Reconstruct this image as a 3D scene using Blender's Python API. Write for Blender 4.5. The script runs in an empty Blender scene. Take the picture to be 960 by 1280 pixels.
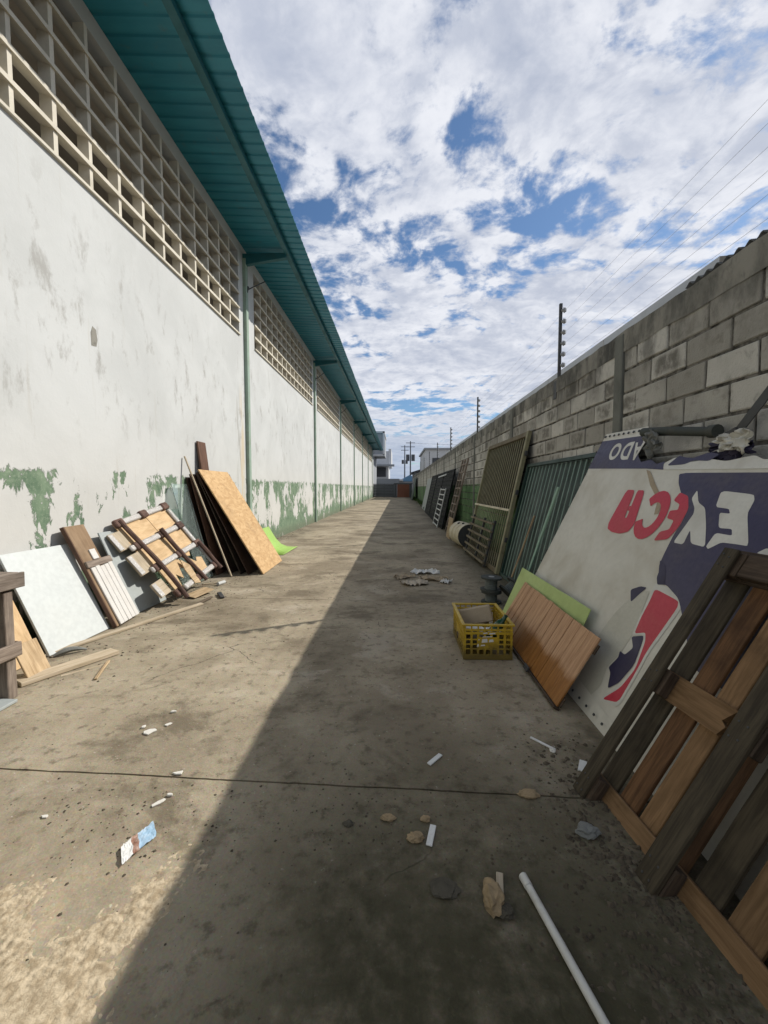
import bpy, bmesh, math, random
from mathutils import Vector, Matrix, noise
R = math.radians
random.seed(7)
scn = bpy.context.scene
col = scn.collection

# ---------------------------------------------------------------- camera
cam_d = bpy.data.cameras.new('camera')
cam = bpy.data.objects.new('camera', cam_d); col.objects.link(cam)
cam_d.sensor_fit = 'HORIZONTAL'; cam_d.sensor_width = 36.0
cam_d.lens = 36.0 * 510 / 960
cam_d.clip_start = 0.05; cam_d.clip_end = 3000
cam.location = (0, 0, 1.45)
cam.rotation_euler = (R(90 - 3.478), 0, R(1.909))
scn.camera = cam

# ---------------------------------------------------------------- light
SUN = Vector((1.0, 0.50, 0.98)).normalized()
world = bpy.data.worlds.new('World'); scn.world = world; world.use_nodes = True
sun_d = bpy.data.lights.new('sun', 'SUN'); sun_d.energy = 4.9; sun_d.angle = R(0.45); sun_d.color = (1, .95, .875)
sun = bpy.data.objects.new('sun', sun_d); col.objects.link(sun)
sun.rotation_euler = SUN.to_track_quat('Z', 'Y').to_euler(); sun.location = (12, 6, 14)
vs = scn.view_settings
vs.view_transform = 'Standard'; vs.look = 'None'; vs.gamma = 1; vs.exposure = 0.0; vs.use_curve_mapping = False
scn.render.engine = 'CYCLES'
scn.cycles.max_bounces = 6; scn.cycles.diffuse_bounces = 4; scn.cycles.use_denoising = True


class NT:
    """tiny helper to write node graphs"""
    def __init__(s, tree): s.t = tree; s.L = tree.links
    def put(s, inp, v):
        if isinstance(v, bpy.types.NodeSocket): s.L.new(v, inp)
        elif v is not None:
            if isinstance(v, (tuple, list)) and len(v) == 3 and inp.type == 'RGBA': v = (*v, 1)
            inp.default_value = v
    def n(s, typ, out=0, props=None, **kw):
        nd = s.t.nodes.new('ShaderNode' + typ)
        for k, v in (props or {}).items(): setattr(nd, k, v)
        for k, v in kw.items():
            k = int(k[1:]) if k[0] == 'i' and k[1:].isdigit() else k.replace('_', ' ')
            s.put(nd.inputs[k], v)
        return nd.outputs[out]
    def math(s, op, a, b=None, c=None, clamp=False):
        nd = s.t.nodes.new('ShaderNodeMath'); nd.operation = op; nd.use_clamp = clamp
        for i, v in enumerate((a, b, c)):
            if v is not None: s.put(nd.inputs[i], v)
        return nd.outputs[0]
    def vmath(s, op, a, b=None):
        nd = s.t.nodes.new('ShaderNodeVectorMath'); nd.operation = op
        s.put(nd.inputs[0], a)
        if b is not None: s.put(nd.inputs[3 if op == 'SCALE' else 1], b)
        return nd.outputs[0]
    def noise(s, vec, scale, detail=5, rough=.55, dist=0, lac=2):
        return s.n('TexNoise', Vector=vec, Scale=scale, Detail=detail, Roughness=rough, Distortion=dist, Lacunarity=lac)
    def ramp(s, v, lo, hi, a=0., b=1., smooth=True):
        nd = s.t.nodes.new('ShaderNodeMapRange'); nd.interpolation_type = 'SMOOTHSTEP' if smooth else 'LINEAR'
        for i, x in enumerate((v, lo, hi, a, b)): s.put(nd.inputs[i], x)
        return nd.outputs[0]
    def mix(s, f, a, b, mode='MIX'):
        nd = s.t.nodes.new('ShaderNodeMix'); nd.data_type = 'RGBA'; nd.blend_type = mode
        s.put(nd.inputs[0], f); s.put(nd.inputs[6], a); s.put(nd.inputs[7], b)
        return nd.outputs[2]
    def scale3(s, vec, xyz):
        return s.vmath('MULTIPLY', vec, xyz)
    def xyz(s, vec):
        nd = s.t.nodes.new('ShaderNodeSeparateXYZ'); s.L.new(vec, nd.inputs[0]); return nd.outputs


# ---------------------------------------------------------------- world: Nishita sky + broken cloud deck
wt = world.node_tree; wt.nodes.clear(); w = NT(wt)
sky = w.n('TexSky', props=dict(sky_type='NISHITA', sun_disc=False, sun_elevation=math.asin(SUN.z),
                               sun_rotation=math.atan2(SUN.x, SUN.y), air_density=1.0, dust_density=.6, ozone_density=2.0))
dirv = w.n('TexCoord', out=0)
dx, dy, dz = w.xyz(dirv)
dzc = w.math('ADD', w.math('MAXIMUM', dz, 0.0), .11)
comb = w.n('CombineXYZ', X=w.math('DIVIDE', dx, dzc), Y=w.math('DIVIDE', dy, dzc), Z=0.37)
shift = w.vmath('ADD', comb, (6.6, 12.1, 0))
warp = w.vmath('ADD', shift, w.vmath('SCALE', w.vmath('SUBTRACT', w.n('TexNoise', out=1, Vector=shift, Scale=1.3, Detail=3.), (.5, .5, .5)), .35))
def cloud_density(v):
    big = w.noise(v, .75, 2, .5)
    lump = w.noise(v, 3.7, 4, .55)
    fine = w.noise(v, 11., 9, .62)
    return w.math('ADD', w.math('ADD', w.math('MULTIPLY', big, .38), w.math('MULTIPLY', lump, .52)), w.math('MULTIPLY', fine, .36))
dens = cloud_density(warp)
dens = w.math('ADD', dens, w.ramp(dz, .0, .5, .06, 0))      # more cover toward the horizon
mask = w.ramp(dens, .538, .640)
toward = cloud_density(w.vmath('ADD', warp, (.075, .04, 0)))  # thickness on the side the sun is
lit = w.ramp(w.math('SUBTRACT', dens, toward), -.09, .10)
thick = w.ramp(dens, .62, .84)
shade = w.math('MULTIPLY', w.math('SUBTRACT', 1.0, w.math('MULTIPLY', thick, .52)), w.math('ADD', .55, w.math('MULTIPLY', lit, .45)))
ccol = w.mix(shade, (2.0, 2.7, 4.3), (8.6, 8.8, 9.4))
ccol = w.mix(w.ramp(dz, .26, .0, 0, .75), ccol, (3.6, 4.5, 6.0))
skyc = w.mix(mask, w.mix(1.0, sky, (.76, .94, 1.08), 'MULTIPLY'), ccol)
bg = w.n('Background', Color=skyc, Strength=.10)
outw = wt.nodes.new('ShaderNodeOutputWorld'); wt.links.new(bg, outw.inputs[0])


# ---------------------------------------------------------------- materials
MATS = {}
def material(name, fn, rough=.8, spec=.3, metal=0., bump=0., trans=0.):
    m = bpy.data.materials.new(name); m.use_nodes = True
    t = m.node_tree; t.nodes.clear(); k = NT(t)
    r = fn(k)                       # returns colour, height or colour only
    c, h, ro = (list(r) + [None, None])[:3] if isinstance(r, (tuple, list)) and not isinstance(r[0], (int, float)) else (r, None, None)
    b = t.nodes.new('ShaderNodeBsdfPrincipled')
    k.put(b.inputs['Base Color'], c); k.put(b.inputs['Roughness'], ro if ro is not None else rough)
    b.inputs['Specular IOR Level'].default_value = spec; b.inputs['Metallic'].default_value = metal
    if trans: b.inputs['Transmission Weight'].default_value = trans
    if h is not None and bump:
        bp = t.nodes.new('ShaderNodeBump'); bp.inputs['Strength'].default_value = 1.0; bp.inputs['Distance'].default_value = bump
        t.links.new(h, bp.inputs['Height']); t.links.new(bp.outputs[0], b.inputs['Normal'])
    o = t.nodes.new('ShaderNodeOutputMaterial'); t.links.new(b.outputs[0], o.inputs[0])
    MATS[name] = m
    return m
def POS(k): return k.n('NewGeometry', out=0)
def OBJ(k): return k.n('TexCoord', out=3)
def RND(k): return k.n('ObjectInfo', out=5)

def wood(name, dark, light, stretch=(1.2, 14, 14), rough=.75, grime=.35, spec=.25, tone=.25):
    def f(k):
        v = k.vmath('ADD', OBJ(k), k.n('CombineXYZ', X=k.math('MULTIPLY', RND(k), 9.), Y=k.math('MULTIPLY', RND(k), 5.), Z=0.))
        g = k.noise(k.scale3(v, stretch), 3.2, 6, .6, .6)
        fine = k.noise(k.scale3(v, (stretch[0] * 2, stretch[1] * 5, stretch[2] * 5)), 3., 4, .6)
        blot = k.noise(v, 3.5, 6, .6)
        c = k.mix(k.ramp(k.math('ADD', k.math('MULTIPLY', g, .7), k.math('MULTIPLY', fine, .3)), .34, .66), dark, light)
        c = k.mix(k.math('MULTIPLY', k.ramp(blot, .48, .72), grime), c, tuple(x * .35 for x in dark))
        c = k.mix(1.0, c, k.n('CombineColor', Red=k.ramp(RND(k), 0, 1, 1 - tone, 1.05), Green=k.ramp(RND(k), 0, 1, 1 - tone, 1.02), Blue=k.ramp(RND(k), 0, 1, 1 - tone, 1.0)), 'MULTIPLY')
        return c, k.math('ADD', k.math('MULTIPLY', g, .5), fine)
    return material(name, f, rough, spec, bump=.0012)

def paint(name, c, dirt=(.12, .10, .075), amt=.35, rough=.6, spec=.35, scale=4., metal=0., world_space=False, bump=.0008):
    def f(k):
        v = POS(k) if world_space else OBJ(k)
        v = k.vmath('ADD', v, k.n('CombineXYZ', X=k.math('MULTIPLY', RND(k), 7.), Y=0., Z=0.))
        a = k.noise(v, scale, 7, .62, .3); b = k.noise(v, scale * 9, 5, .6)
        m = k.math('MULTIPLY', k.ramp(k.math('ADD', k.math('MULTIPLY', a, .75), k.math('MULTIPLY', b, .25)), .42, .72), amt)
        cc = k.mix(k.ramp(b, .3, .7), tuple(x * .9 for x in c), c)
        return k.mix(m, cc, dirt), b, k.ramp(a, .3, .7, rough - .08, min(1, rough + .15))
    return material(name, f, rough, spec, metal, bump)

def m_concrete_floor(k):
    p = POS(k); x, y, z = k.xyz(p)
    a = k.noise(p, .55, 6, .6, .4); b = k.noise(p, 2.3, 9, .68, .15); c = k.noise(p, 14, 6, .65); d = k.noise(p, 85, 3, .6)
    streak = k.noise(k.scale3(p, (.9, 1.15, 1)), 1.3, 10, .68, .25)
    base = k.mix(k.ramp(b, .3, .7), (.270, .226, .156), (.372, .318, .228))
    base = k.mix(k.math('MULTIPLY', k.ramp(a, .42, .62), .65), base, (.150, .120, .080))
    base = k.mix(k.math('MULTIPLY', k.ramp(streak, .51, .63), .72), base, (.118, .094, .062))
    base = k.mix(k.math('MULTIPLY', k.ramp(streak, .36, .46, 1, 0), .45), base, (.44, .385, .30))
    base = k.mix(k.math('MULTIPLY', k.ramp(c, .52, .68), .62), base, (.10, .08, .053))
    base = k.mix(k.math('MULTIPLY', k.ramp(d, .58, .74), .35), base, (.10, .088, .07))
    base = k.mix(k.math('MULTIPLY', k.ramp(k.noise(p, 45, 4, .6), .64, .72), .6), base, (.5, .46, .39))
    dust = k.math('MULTIPLY', k.math('MULTIPLY', k.ramp(y, 1.75, 1.1), k.ramp(x, -.65, -1.0)), k.ramp(k.math('ADD', k.math('MULTIPLY', b, .5), k.math('MULTIPLY', c, .5)), .44, .60))
    base = k.mix(k.math('MULTIPLY', dust, .75), base, (.47, .375, .245))
    vo = k.n('TexVoronoi', props=dict(feature='DISTANCE_TO_EDGE'), Vector=k.vmath('ADD', p, k.vmath('SCALE', k.n('TexNoise', out=1, Vector=p, Scale=3.5, Detail=5.), .22)), Scale=.42)
    crack = k.math('MULTIPLY', k.ramp(vo, .0022, .0006), k.ramp(k.noise(p, 1.1, 3), .52, .60))
    base = k.mix(k.math('MULTIPLY', crack, .75), base, (.035, .03, .022))
    agg = k.n('TexVoronoi', out=1, Vector=p, Scale=150.)
    base = k.mix(.09, base, agg, 'OVERLAY')
    # damp mossy dirt along the block wall; near slab mixes in painted foreground shade
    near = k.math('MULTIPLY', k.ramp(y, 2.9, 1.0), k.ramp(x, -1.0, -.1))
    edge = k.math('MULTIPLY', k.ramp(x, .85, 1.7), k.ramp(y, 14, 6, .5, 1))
    moss_shade = k.math('MULTIPLY', k.math('MAXIMUM', near, edge), k.ramp(k.math('ADD', k.math('MULTIPLY', b, .6), k.math('MULTIPLY', c, .4)), .26, .54, .3, 1.))
    base = k.mix(k.math('MULTIPLY', moss_shade, .92), base, (.036, .034, .016))
    lw = k.math('MULTIPLY', k.ramp(x, -2.5, -3.3), k.ramp(b, .35, .6))
    base = k.mix(k.math('MULTIPLY', lw, .45), base, (.13, .115, .09))
    h = k.math('ADD', k.math('MULTIPLY', c, .6), k.math('ADD', k.math('MULTIPLY', d, .35), k.math('MULTIPLY', b, 1.2)))
    return base, h, k.ramp(b, .3, .7, .75, .95)
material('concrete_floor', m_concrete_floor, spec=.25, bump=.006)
material('joint_dirt', lambda k: (k.mix(k.noise(POS(k), 20), (.018, .015, .011), (.05, .042, .03)),), .95)
material('bare_ground', lambda k: (k.mix(k.noise(POS(k), .4), (.12, .105, .08), (.2, .18, .145)),), .95)
material('sand', lambda k: (k.mix(k.ramp(k.noise(POS(k), 30, 7, .65), .35, .65), (.30, .235, .15), (.52, .43, .30)), k.noise(POS(k), 160, 3)), .95, .15, bump=.003)

def m_plaster(k):
    p = POS(k); x, y, z = k.xyz(p)
    a = k.noise(p, .8, 7, .62, .5); b = k.noise(p, 5, 8, .66, .5); c = k.noise(p, 40, 4, .6)
    base = k.mix(k.ramp(a, .3, .7), (.50, .51, .495), (.575, .585, .57))
    base = k.mix(k.math('MULTIPLY', k.ramp(z, 2.6, 0.6), .30), base, (.58, .535, .46))
    # grey weather stains, drawn out downward
    st = k.noise(k.scale3(p, (1, 2.6, 1.1)), 1.7, 10, .72, .15)
    stm = k.math('MULTIPLY', k.ramp(st, .53, .68), k.math('MULTIPLY', k.ramp(z, 1.6, 2.6), k.ramp(z, 5.0, 3.6)))
    base = k.mix(k.math('MULTIPLY', stm, .70), base, (.30, .29, .265))
    drip = k.math('MULTIPLY', k.ramp(k.noise(k.scale3(p, (1, 5, .35)), 2.0, 7, .7, .3), .60, .68), k.ramp(z, 5.2, 4.2, 0, 1))
    base = k.mix(k.math('MULTIPLY', drip, .22), base, (.42, .39, .33))
    base = k.mix(k.math('MULTIPLY', k.ramp(b, .66, .74), .4), base, (.45, .42, .36))
    # flaked dado: old green paint under a white coat, white coming away in ragged patches
    q = k.scale3(p, (1, 1.0, .62))
    n1 = k.noise(q, 1.55, 4, .5, .2); n2 = k.noise(k.scale3(p, (1, 1.5, .75)), 5.0, 9, .70, .6)
    f = k.math('ADD', k.math('MULTIPLY', n1, .62), k.math('MULTIPLY', n2, .42))
    thr = k.math('ADD', k.ramp(y, 6.3, 12, .575, .528), k.ramp(y, 4.1, 3.6, 0, -.035))
    top = k.math('ADD', 1.62, k.math('MULTIPLY', k.math('SUBTRACT', n2, .5), .45))
    band = k.math('MULTIPLY', k.ramp(z, top, k.math('SUBTRACT', top, .025)), 1.0)
    low = k.ramp(z, .75, .12, 0, .11)
    hi = k.ramp(z, 1.15, 1.6, 0, .035)
    g = k.ramp(k.math('ADD', f, k.math('ADD', low, hi)), thr, k.math('ADD', thr, .012))
    g = k.math('MULTIPLY', g, band)
    green = k.mix(k.ramp(b, .3, .7), (.105, .165, .105), (.20, .27, .18))
    green = k.mix(k.math('MULTIPLY', k.ramp(c, .5, .7), .4), green, (.36, .40, .31))
    base = k.mix(g, base, green)
    ru = k.math('MULTIPLY', k.math('MULTIPLY', k.ramp(y, 8.62, 8.78), k.ramp(y, 9.16, 9.05)), k.math('MULTIPLY', k.ramp(z, 3.9, 2.9), k.ramp(k.noise(k.scale3(p, (1, 5, .6)), 2.2, 7, .65), .42, .56)))
    base = k.mix(k.math('MULTIPLY', ru, .7), base, k.mix(k.ramp(y, 8.88, 8.92), (.34, .33, .30), (.56, .45, .29)))
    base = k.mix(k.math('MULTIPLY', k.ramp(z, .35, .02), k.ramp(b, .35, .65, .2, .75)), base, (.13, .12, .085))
    h = k.math('ADD', k.math('MULTIPLY', g, -.8), k.math('ADD', k.math('MULTIPLY', c, .25), k.math('MULTIPLY', b, .8)))
    return base, h
material('plaster', m_plaster, .9, .2, bump=.004)
paint('lattice_concrete', (.68, .635, .53), (.36, .32, .245), .5, .9, .2, 3., world_space=True)
paint('interior', (.60, .53, .43), (.14, .12, .1), .5, .9, .2, .6, world_space=True)
def m_teal(k):
    p = POS(k)
    c = k.mix(k.ramp(k.noise(k.scale3(p, (.6, 3, 1)), 2, 6), .3, .7), (.012, .170, .240), (.024, .225, .300))
    return k.mix(k.math('MULTIPLY', k.ramp(k.noise(p, 6, 7, .65), .58, .74), .35), c, (.10, .13, .11))
material('teal_sheet', lambda k: (m_teal(k),), .45, .4)
paint('teal_steel', (.016, .125, .150), (.04, .06, .05), .4, .5, .4, 3., world_space=True)
paint('pale_green_steel', (.30, .40, .32), (.18, .17, .12), .5, .6, .3, 3., world_space=True)

def m_block(k):
    p = POS(k); x, y, z = k.xyz(p); r = RND(k)
    a = k.noise(p, 1.7, 7, .62, .4); b = k.noise(p, 9, 7, .66, .3); c = k.noise(p, 70, 4, .65)
    base = k.mix(k.ramp(k.math('ADD', k.math('MULTIPLY', a, .55), k.math('MULTIPLY', r, .45)), .25, .75), (.31, .298, .262), (.54, .525, .475))
    o = OBJ(k); ox, oy, oz = k.xyz(o)
    cen = k.math('MULTIPLY', k.ramp(k.math('ABSOLUTE', oy), .20, .10), k.ramp(k.math('ABSOLUTE', oz), .095, .045))
    damp = k.math('MULTIPLY', cen, k.math('MULTIPLY', k.ramp(k.math('FRACT', k.math('MULTIPLY', r, 7.3)), .35, .8), k.ramp(b, .3, .6)))
    base = k.mix(k.math('MULTIPLY', damp, .75), base, (.115, .108, .09))
    base = k.mix(k.math('MULTIPLY', k.ramp(b, .52, .72), .45), base, (.13, .122, .10))
    mould = k.math('MULTIPLY', k.ramp(z, 2.15, 2.85), k.ramp(k.noise(k.scale3(p, (1, 1.6, .8)), 2.2, 8, .68), .38, .62))
    base = k.mix(k.math('MULTIPLY', mould, .75), base, (.062, .062, .055))
    gm = k.math('MULTIPLY', k.ramp(k.math('ADD', z, k.math('MULTIPLY', b, .10)), 1.60, 1.57), k.ramp(y, 4.3, 4.5))
    green = k.mix(k.ramp(a, .3, .7), (.075, .155, .065), (.135, .235, .105))
    base = k.mix(k.math('MULTIPLY', gm, k.ramp(b, .68, .60, .35, .95)), base, green)
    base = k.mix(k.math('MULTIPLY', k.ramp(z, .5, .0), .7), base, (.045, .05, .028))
    return base, k.math('ADD', k.math('MULTIPLY', b, .6), c)
material('block', m_block, .95, .15, bump=.007)
material('mortar', lambda k: (k.mix(k.ramp(k.noise(POS(k), 12, 6), .35, .65), (.045, .043, .038), (.20, .19, .17)), k.noise(POS(k), 60, 3)), .95, .1, bump=.004)
def m_render(k):
    p = POS(k); b = k.noise(p, 7, 8, .68, .4); a = k.noise(k.scale3(p, (1, 1.3, .6)), 1.8, 7, .65)
    c = k.mix(k.ramp(a, .35, .62), (.075, .075, .068), (.27, .26, .225))
    return k.mix(k.math('MULTIPLY', k.ramp(b, .5, .7), .6), c, (.055, .055, .048)), k.math('ADD', b, k.math('MULTIPLY', a, 1.5))
material('rough_render', m_render, .95, .15, bump=.012)
paint('column_concrete', (.17, .175, .155), (.07, .075, .065), .6, .9, .2, 2.5, world_space=True, bump=.003)
paint('fibre_cement', (.13, .135, .14), (.05, .05, .05), .5, .9, .2, 3., world_space=True)
paint('zinc', (.50, .53, .56), (.28, .28, .28), .4, .45, .5, 2., world_space=True)
paint('dark_steel', (.045, .05, .052), (.10, .06, .035), .3, .55, .4)
paint('galvanised', (.33, .34, .33), (.15, .12, .09), .4, .5, .5)
paint('insulator', (.30, .31, .32), (.1, .1, .1), .3, .4, .5)

wood('old_wood', (.085, .062, .042), (.20, .155, .11), grime=.55)
wood('grey_wood', (.15, .12, .095), (.30, .25, .205), grime=.45)
wood('dark_wood', (.040, .028, .019), (.105, .075, .050), grime=.5)
wood('pine', (.33, .235, .13), (.52, .40, .25), grime=.25)
wood('pale_pine', (.42, .34, .225), (.60, .51, .38), grime=.25)
wood('pallet_dark', (.042, .033, .020), (.100, .080, .050), grime=.6)
wood('pallet_brown', (.085, .042, .018), (.19, .10, .045), grime=.6)
wood('pallet_light', (.145, .085, .038), (.26, .16, .080), grime=.6)
wood('tan_board_wood', (.27, .175, .10), (.36, .25, .15), (1, 5, 5), .7, .3)
wood('brown_board', (.10, .052, .032), (.17, .092, .058), (1, 5, 5), .55, .3)
wood('wrapped_bark', (.075, .045, .036), (.17, .105, .082), (2, 8, 8), .85, .4)
def m_varnish(k):
    o = OBJ(k); ox, oy, oz = k.xyz(o)
    v = k.vmath('ADD', o, k.n('CombineXYZ', X=k.math('MULTIPLY', RND(k), 6.), Y=0., Z=0.))
    g = k.noise(k.scale3(v, (1.3, 16, 16)), 3., 6, .6, .8)
    worn = k.mix(k.ramp(g, .35, .65), (.38, .215, .115), (.52, .32, .18))
    fresh = k.mix(k.ramp(g, .35, .65), (.22, .088, .020), (.32, .140, .036))
    n = k.noise(POS(k), 5, 5, .6)
    x, y, z = k.xyz(POS(k))
    m = k.ramp(k.math('ADD', z, k.math('MULTIPLY', n, .12)), .24, .30)
    return k.mix(m, fresh, worn), g, k.ramp(m, 0, 1, .42, .8)
material('varnished_slats', m_varnish, spec=.4, bump=.001)

def m_osb(k):
    v = OBJ(k)
    vo = k.n('TexVoronoi', out=1, Vector=k.scale3(k.vmath('ADD', v, k.vmath('SCALE', k.n('TexNoise', out=1, Vector=v, Scale=6.), .12)), (11, 26, 20)), Scale=1.)
    r_, g_, b_ = k.xyz(vo)
    c = k.mix(r_, (.43, .27, .125), (.56, .38, .195))
    c = k.mix(k.math('MULTIPLY', k.ramp(k.noise(v, 2.2, 6, .6), .5, .72), .5), c, (.24, .15, .075))
    return k.mix(k.math('MULTIPLY', k.ramp(k.noise(v, 22, 4), .58, .7), .4), c, (.22, .12, .05)), r_
material('osb', m_osb, .75, .25, bump=.0015)
wood('plywood', (.46, .315, .165), (.62, .455, .265), (1.5, 5, 5), .75, .25, tone=.12)
wood('dark_laminate', (.036, .020, .014), (.075, .042, .028), (1, 6, 6), .45, .3)
paint('white_laminate', (.54, .57, .555), (.50, .49, .44), .12, .45, .4, 2.5)
paint('white_wood', (.60, .585, .55), (.42, .37, .31), .35, .6, .3, 4.)
paint('grey_panel', (.36, .39, .38), (.24, .24, .22), .4, .7, .3, 3.)
paint('plastic_film', (.43, .41, .38), (.20, .17, .14), .55, .22, .6, 9., bump=.006)
paint('lime_sheet', (.31, .50, .10), (.35, .42, .18), .25, .45, .4, 3.)
paint('lime_board', (.42, .53, .19), (.22, .25, .10), .3, .55, .35, 3.)
paint('mint_paint', (.30, .46, .36), (.2, .22, .17), .35, .5, .35, 5.)
paint('cream_steel', (.55, .50, .36), (.22, .14, .07), .45, .5, .35, 4.)
paint('gate_beige', (.24, .23, .135), (.095, .070, .04), .6, .6, .35, 5.)
paint('gate_sheet', (.034, .032, .018), (.022, .015, .01), .6, .8, .2, 2.5)
paint('gate_rust', (.16, .135, .085), (.075, .05, .03), .65, .7, .3, 2.5)
paint('fence_green', (.012, .040, .031), (.05, .05, .035), .35, .5, .4, 4.)
paint('fence_bar_highlight', (.15, .24, .20), (.06, .07, .05), .4, .45, .45, 6.)  # highlights on the bars, put into a lighter green than the frame
paint('black_gate', (.007, .009, .010), (.02, .017, .013), .35, .7, .15, 3.)
paint('white_steel', (.55, .57, .55), (.25, .18, .12), .4, .5, .4, 6.)
def m_yellow(k):
    x, y, z = k.xyz(POS(k)); n = k.noise(POS(k), 14, 7, .65)
    c = k.mix(k.ramp(n, .3, .7), (.42, .275, .012), (.54, .37, .025))
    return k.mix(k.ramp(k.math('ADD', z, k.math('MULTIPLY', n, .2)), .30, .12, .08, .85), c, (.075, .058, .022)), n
material('yellow_plastic', m_yellow, .45, .45, bump=.001)
paint('spool_dark', (.05, .058, .052), (.12, .11, .09), .5, .7, .3, 9.)
paint('spool_cable', (.13, .15, .14), (.06, .06, .05), .4, .6, .3, 30.)
material('bottle_glass', lambda k: (.012, .055, .028), .15, .5)
material('glass', lambda k: (.80, .93, .88), .02, .5, trans=.92)
paint('cardboard_pale', (.50, .44, .35), (.28, .23, .17), .5, .9, .2, 8.)
paint('cardboard', (.40, .33, .235), (.22, .17, .12), .5, .9, .2, 8.)
paint('paper_white', (.70, .70, .67), (.40, .37, .32), .35, .8, .25, 12.)
paint('pvc_white', (.60, .59, .54), (.27, .235, .17), .75, .4, .45, 6.)
paint('plaster_chip', (.66, .64, .58), (.35, .31, .25), .4, .9, .2, 25.)
paint('stone_tan', (.36, .27, .16), (.12, .095, .06), .6, .95, .15, 18., bump=.004)
paint('stone_dark', (.10, .09, .068), (.04, .037, .03), .5, .95, .15, 20., bump=.004)
paint('crumb', (.075, .062, .044), (.20, .165, .12), .5, .95, .15, 6., world_space=True)
paint('sign_white', (.62, .60, .52), (.30, .255, .17), .5, .5, .35, 2.2, bump=.002)
paint('sign_purple', (.034, .030, .078), (.11, .10, .105), .6, .45, .4, 3., bump=.002)
paint('sign_navy', (.034, .030, .070), (.06, .055, .06), .4, .5, .35, 5.)
paint('sign_red', (.50, .030, .060), (.40, .12, .11), .5, .45, .4, 4.)
paint('sign_letter', (.63, .62, .56), (.30, .27, .22), .4, .5, .35, 5.)
paint('sign_grey', (.50, .485, .405), (.35, .32, .25), .4, .6, .3, 5.)
paint('print_blue', (.30, .47, .62), (.62, .64, .66), .6, .4, .5, 12.)
paint('print_brown', (.28, .14, .09), (.62, .55, .48), .9, .4, .5, 20.)
paint('rag_grey', (.20, .205, .19), (.08, .08, .07), .5, .8, .2, 10., bump=.004)
paint('far_white', (.60, .61, .62), (.4, .4, .4), .3, .8, .3, .4, world_space=True)
paint('far_grey', (.33, .35, .37), (.22, .22, .22), .3, .8, .3, .4, world_space=True)
paint('far_dark', (.07, .075, .085), (.1, .1, .1), .3, .6, .3, .5, world_space=True)
paint('far_blue', (.10, .22, .36), (.2, .2, .2), .3, .6, .3, .5, world_space=True)
paint('gate_slate', (.075, .082, .090), (.05, .05, .05), .4, .6, .35, .8, world_space=True)
paint('gate_rust_brown', (.20, .085, .055), (.12, .06, .04), .4, .8, .3, 1., world_space=True)
def m_leaf(k): return k.mix(RND(k), (.035, .075, .018), (.07, .13, .03))
material('leaf', lambda k: (m_leaf(k),), .7, .3)


# ---------------------------------------------------------------- geometry helpers
def link(o, parent=None):
    col.objects.link(o)
    if parent is not None: o.parent = parent
    return o
def tag(o, label=None, cat=None, group=None, kind=None):
    if label: o['label'] = label
    if cat: o['category'] = cat
    if group: o['group'] = group
    if kind: o['kind'] = kind
    return o
def thing(name, loc, label, cat, group=None):
    o = bpy.data.objects.new(name, None); o.empty_display_size = .1; o.location = loc
    return tag(link(o), label, cat, group)
def wloc(o):
    v = Vector((0, 0, 0))
    while o is not None: v += o.location; o = o.parent
    return v

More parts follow.
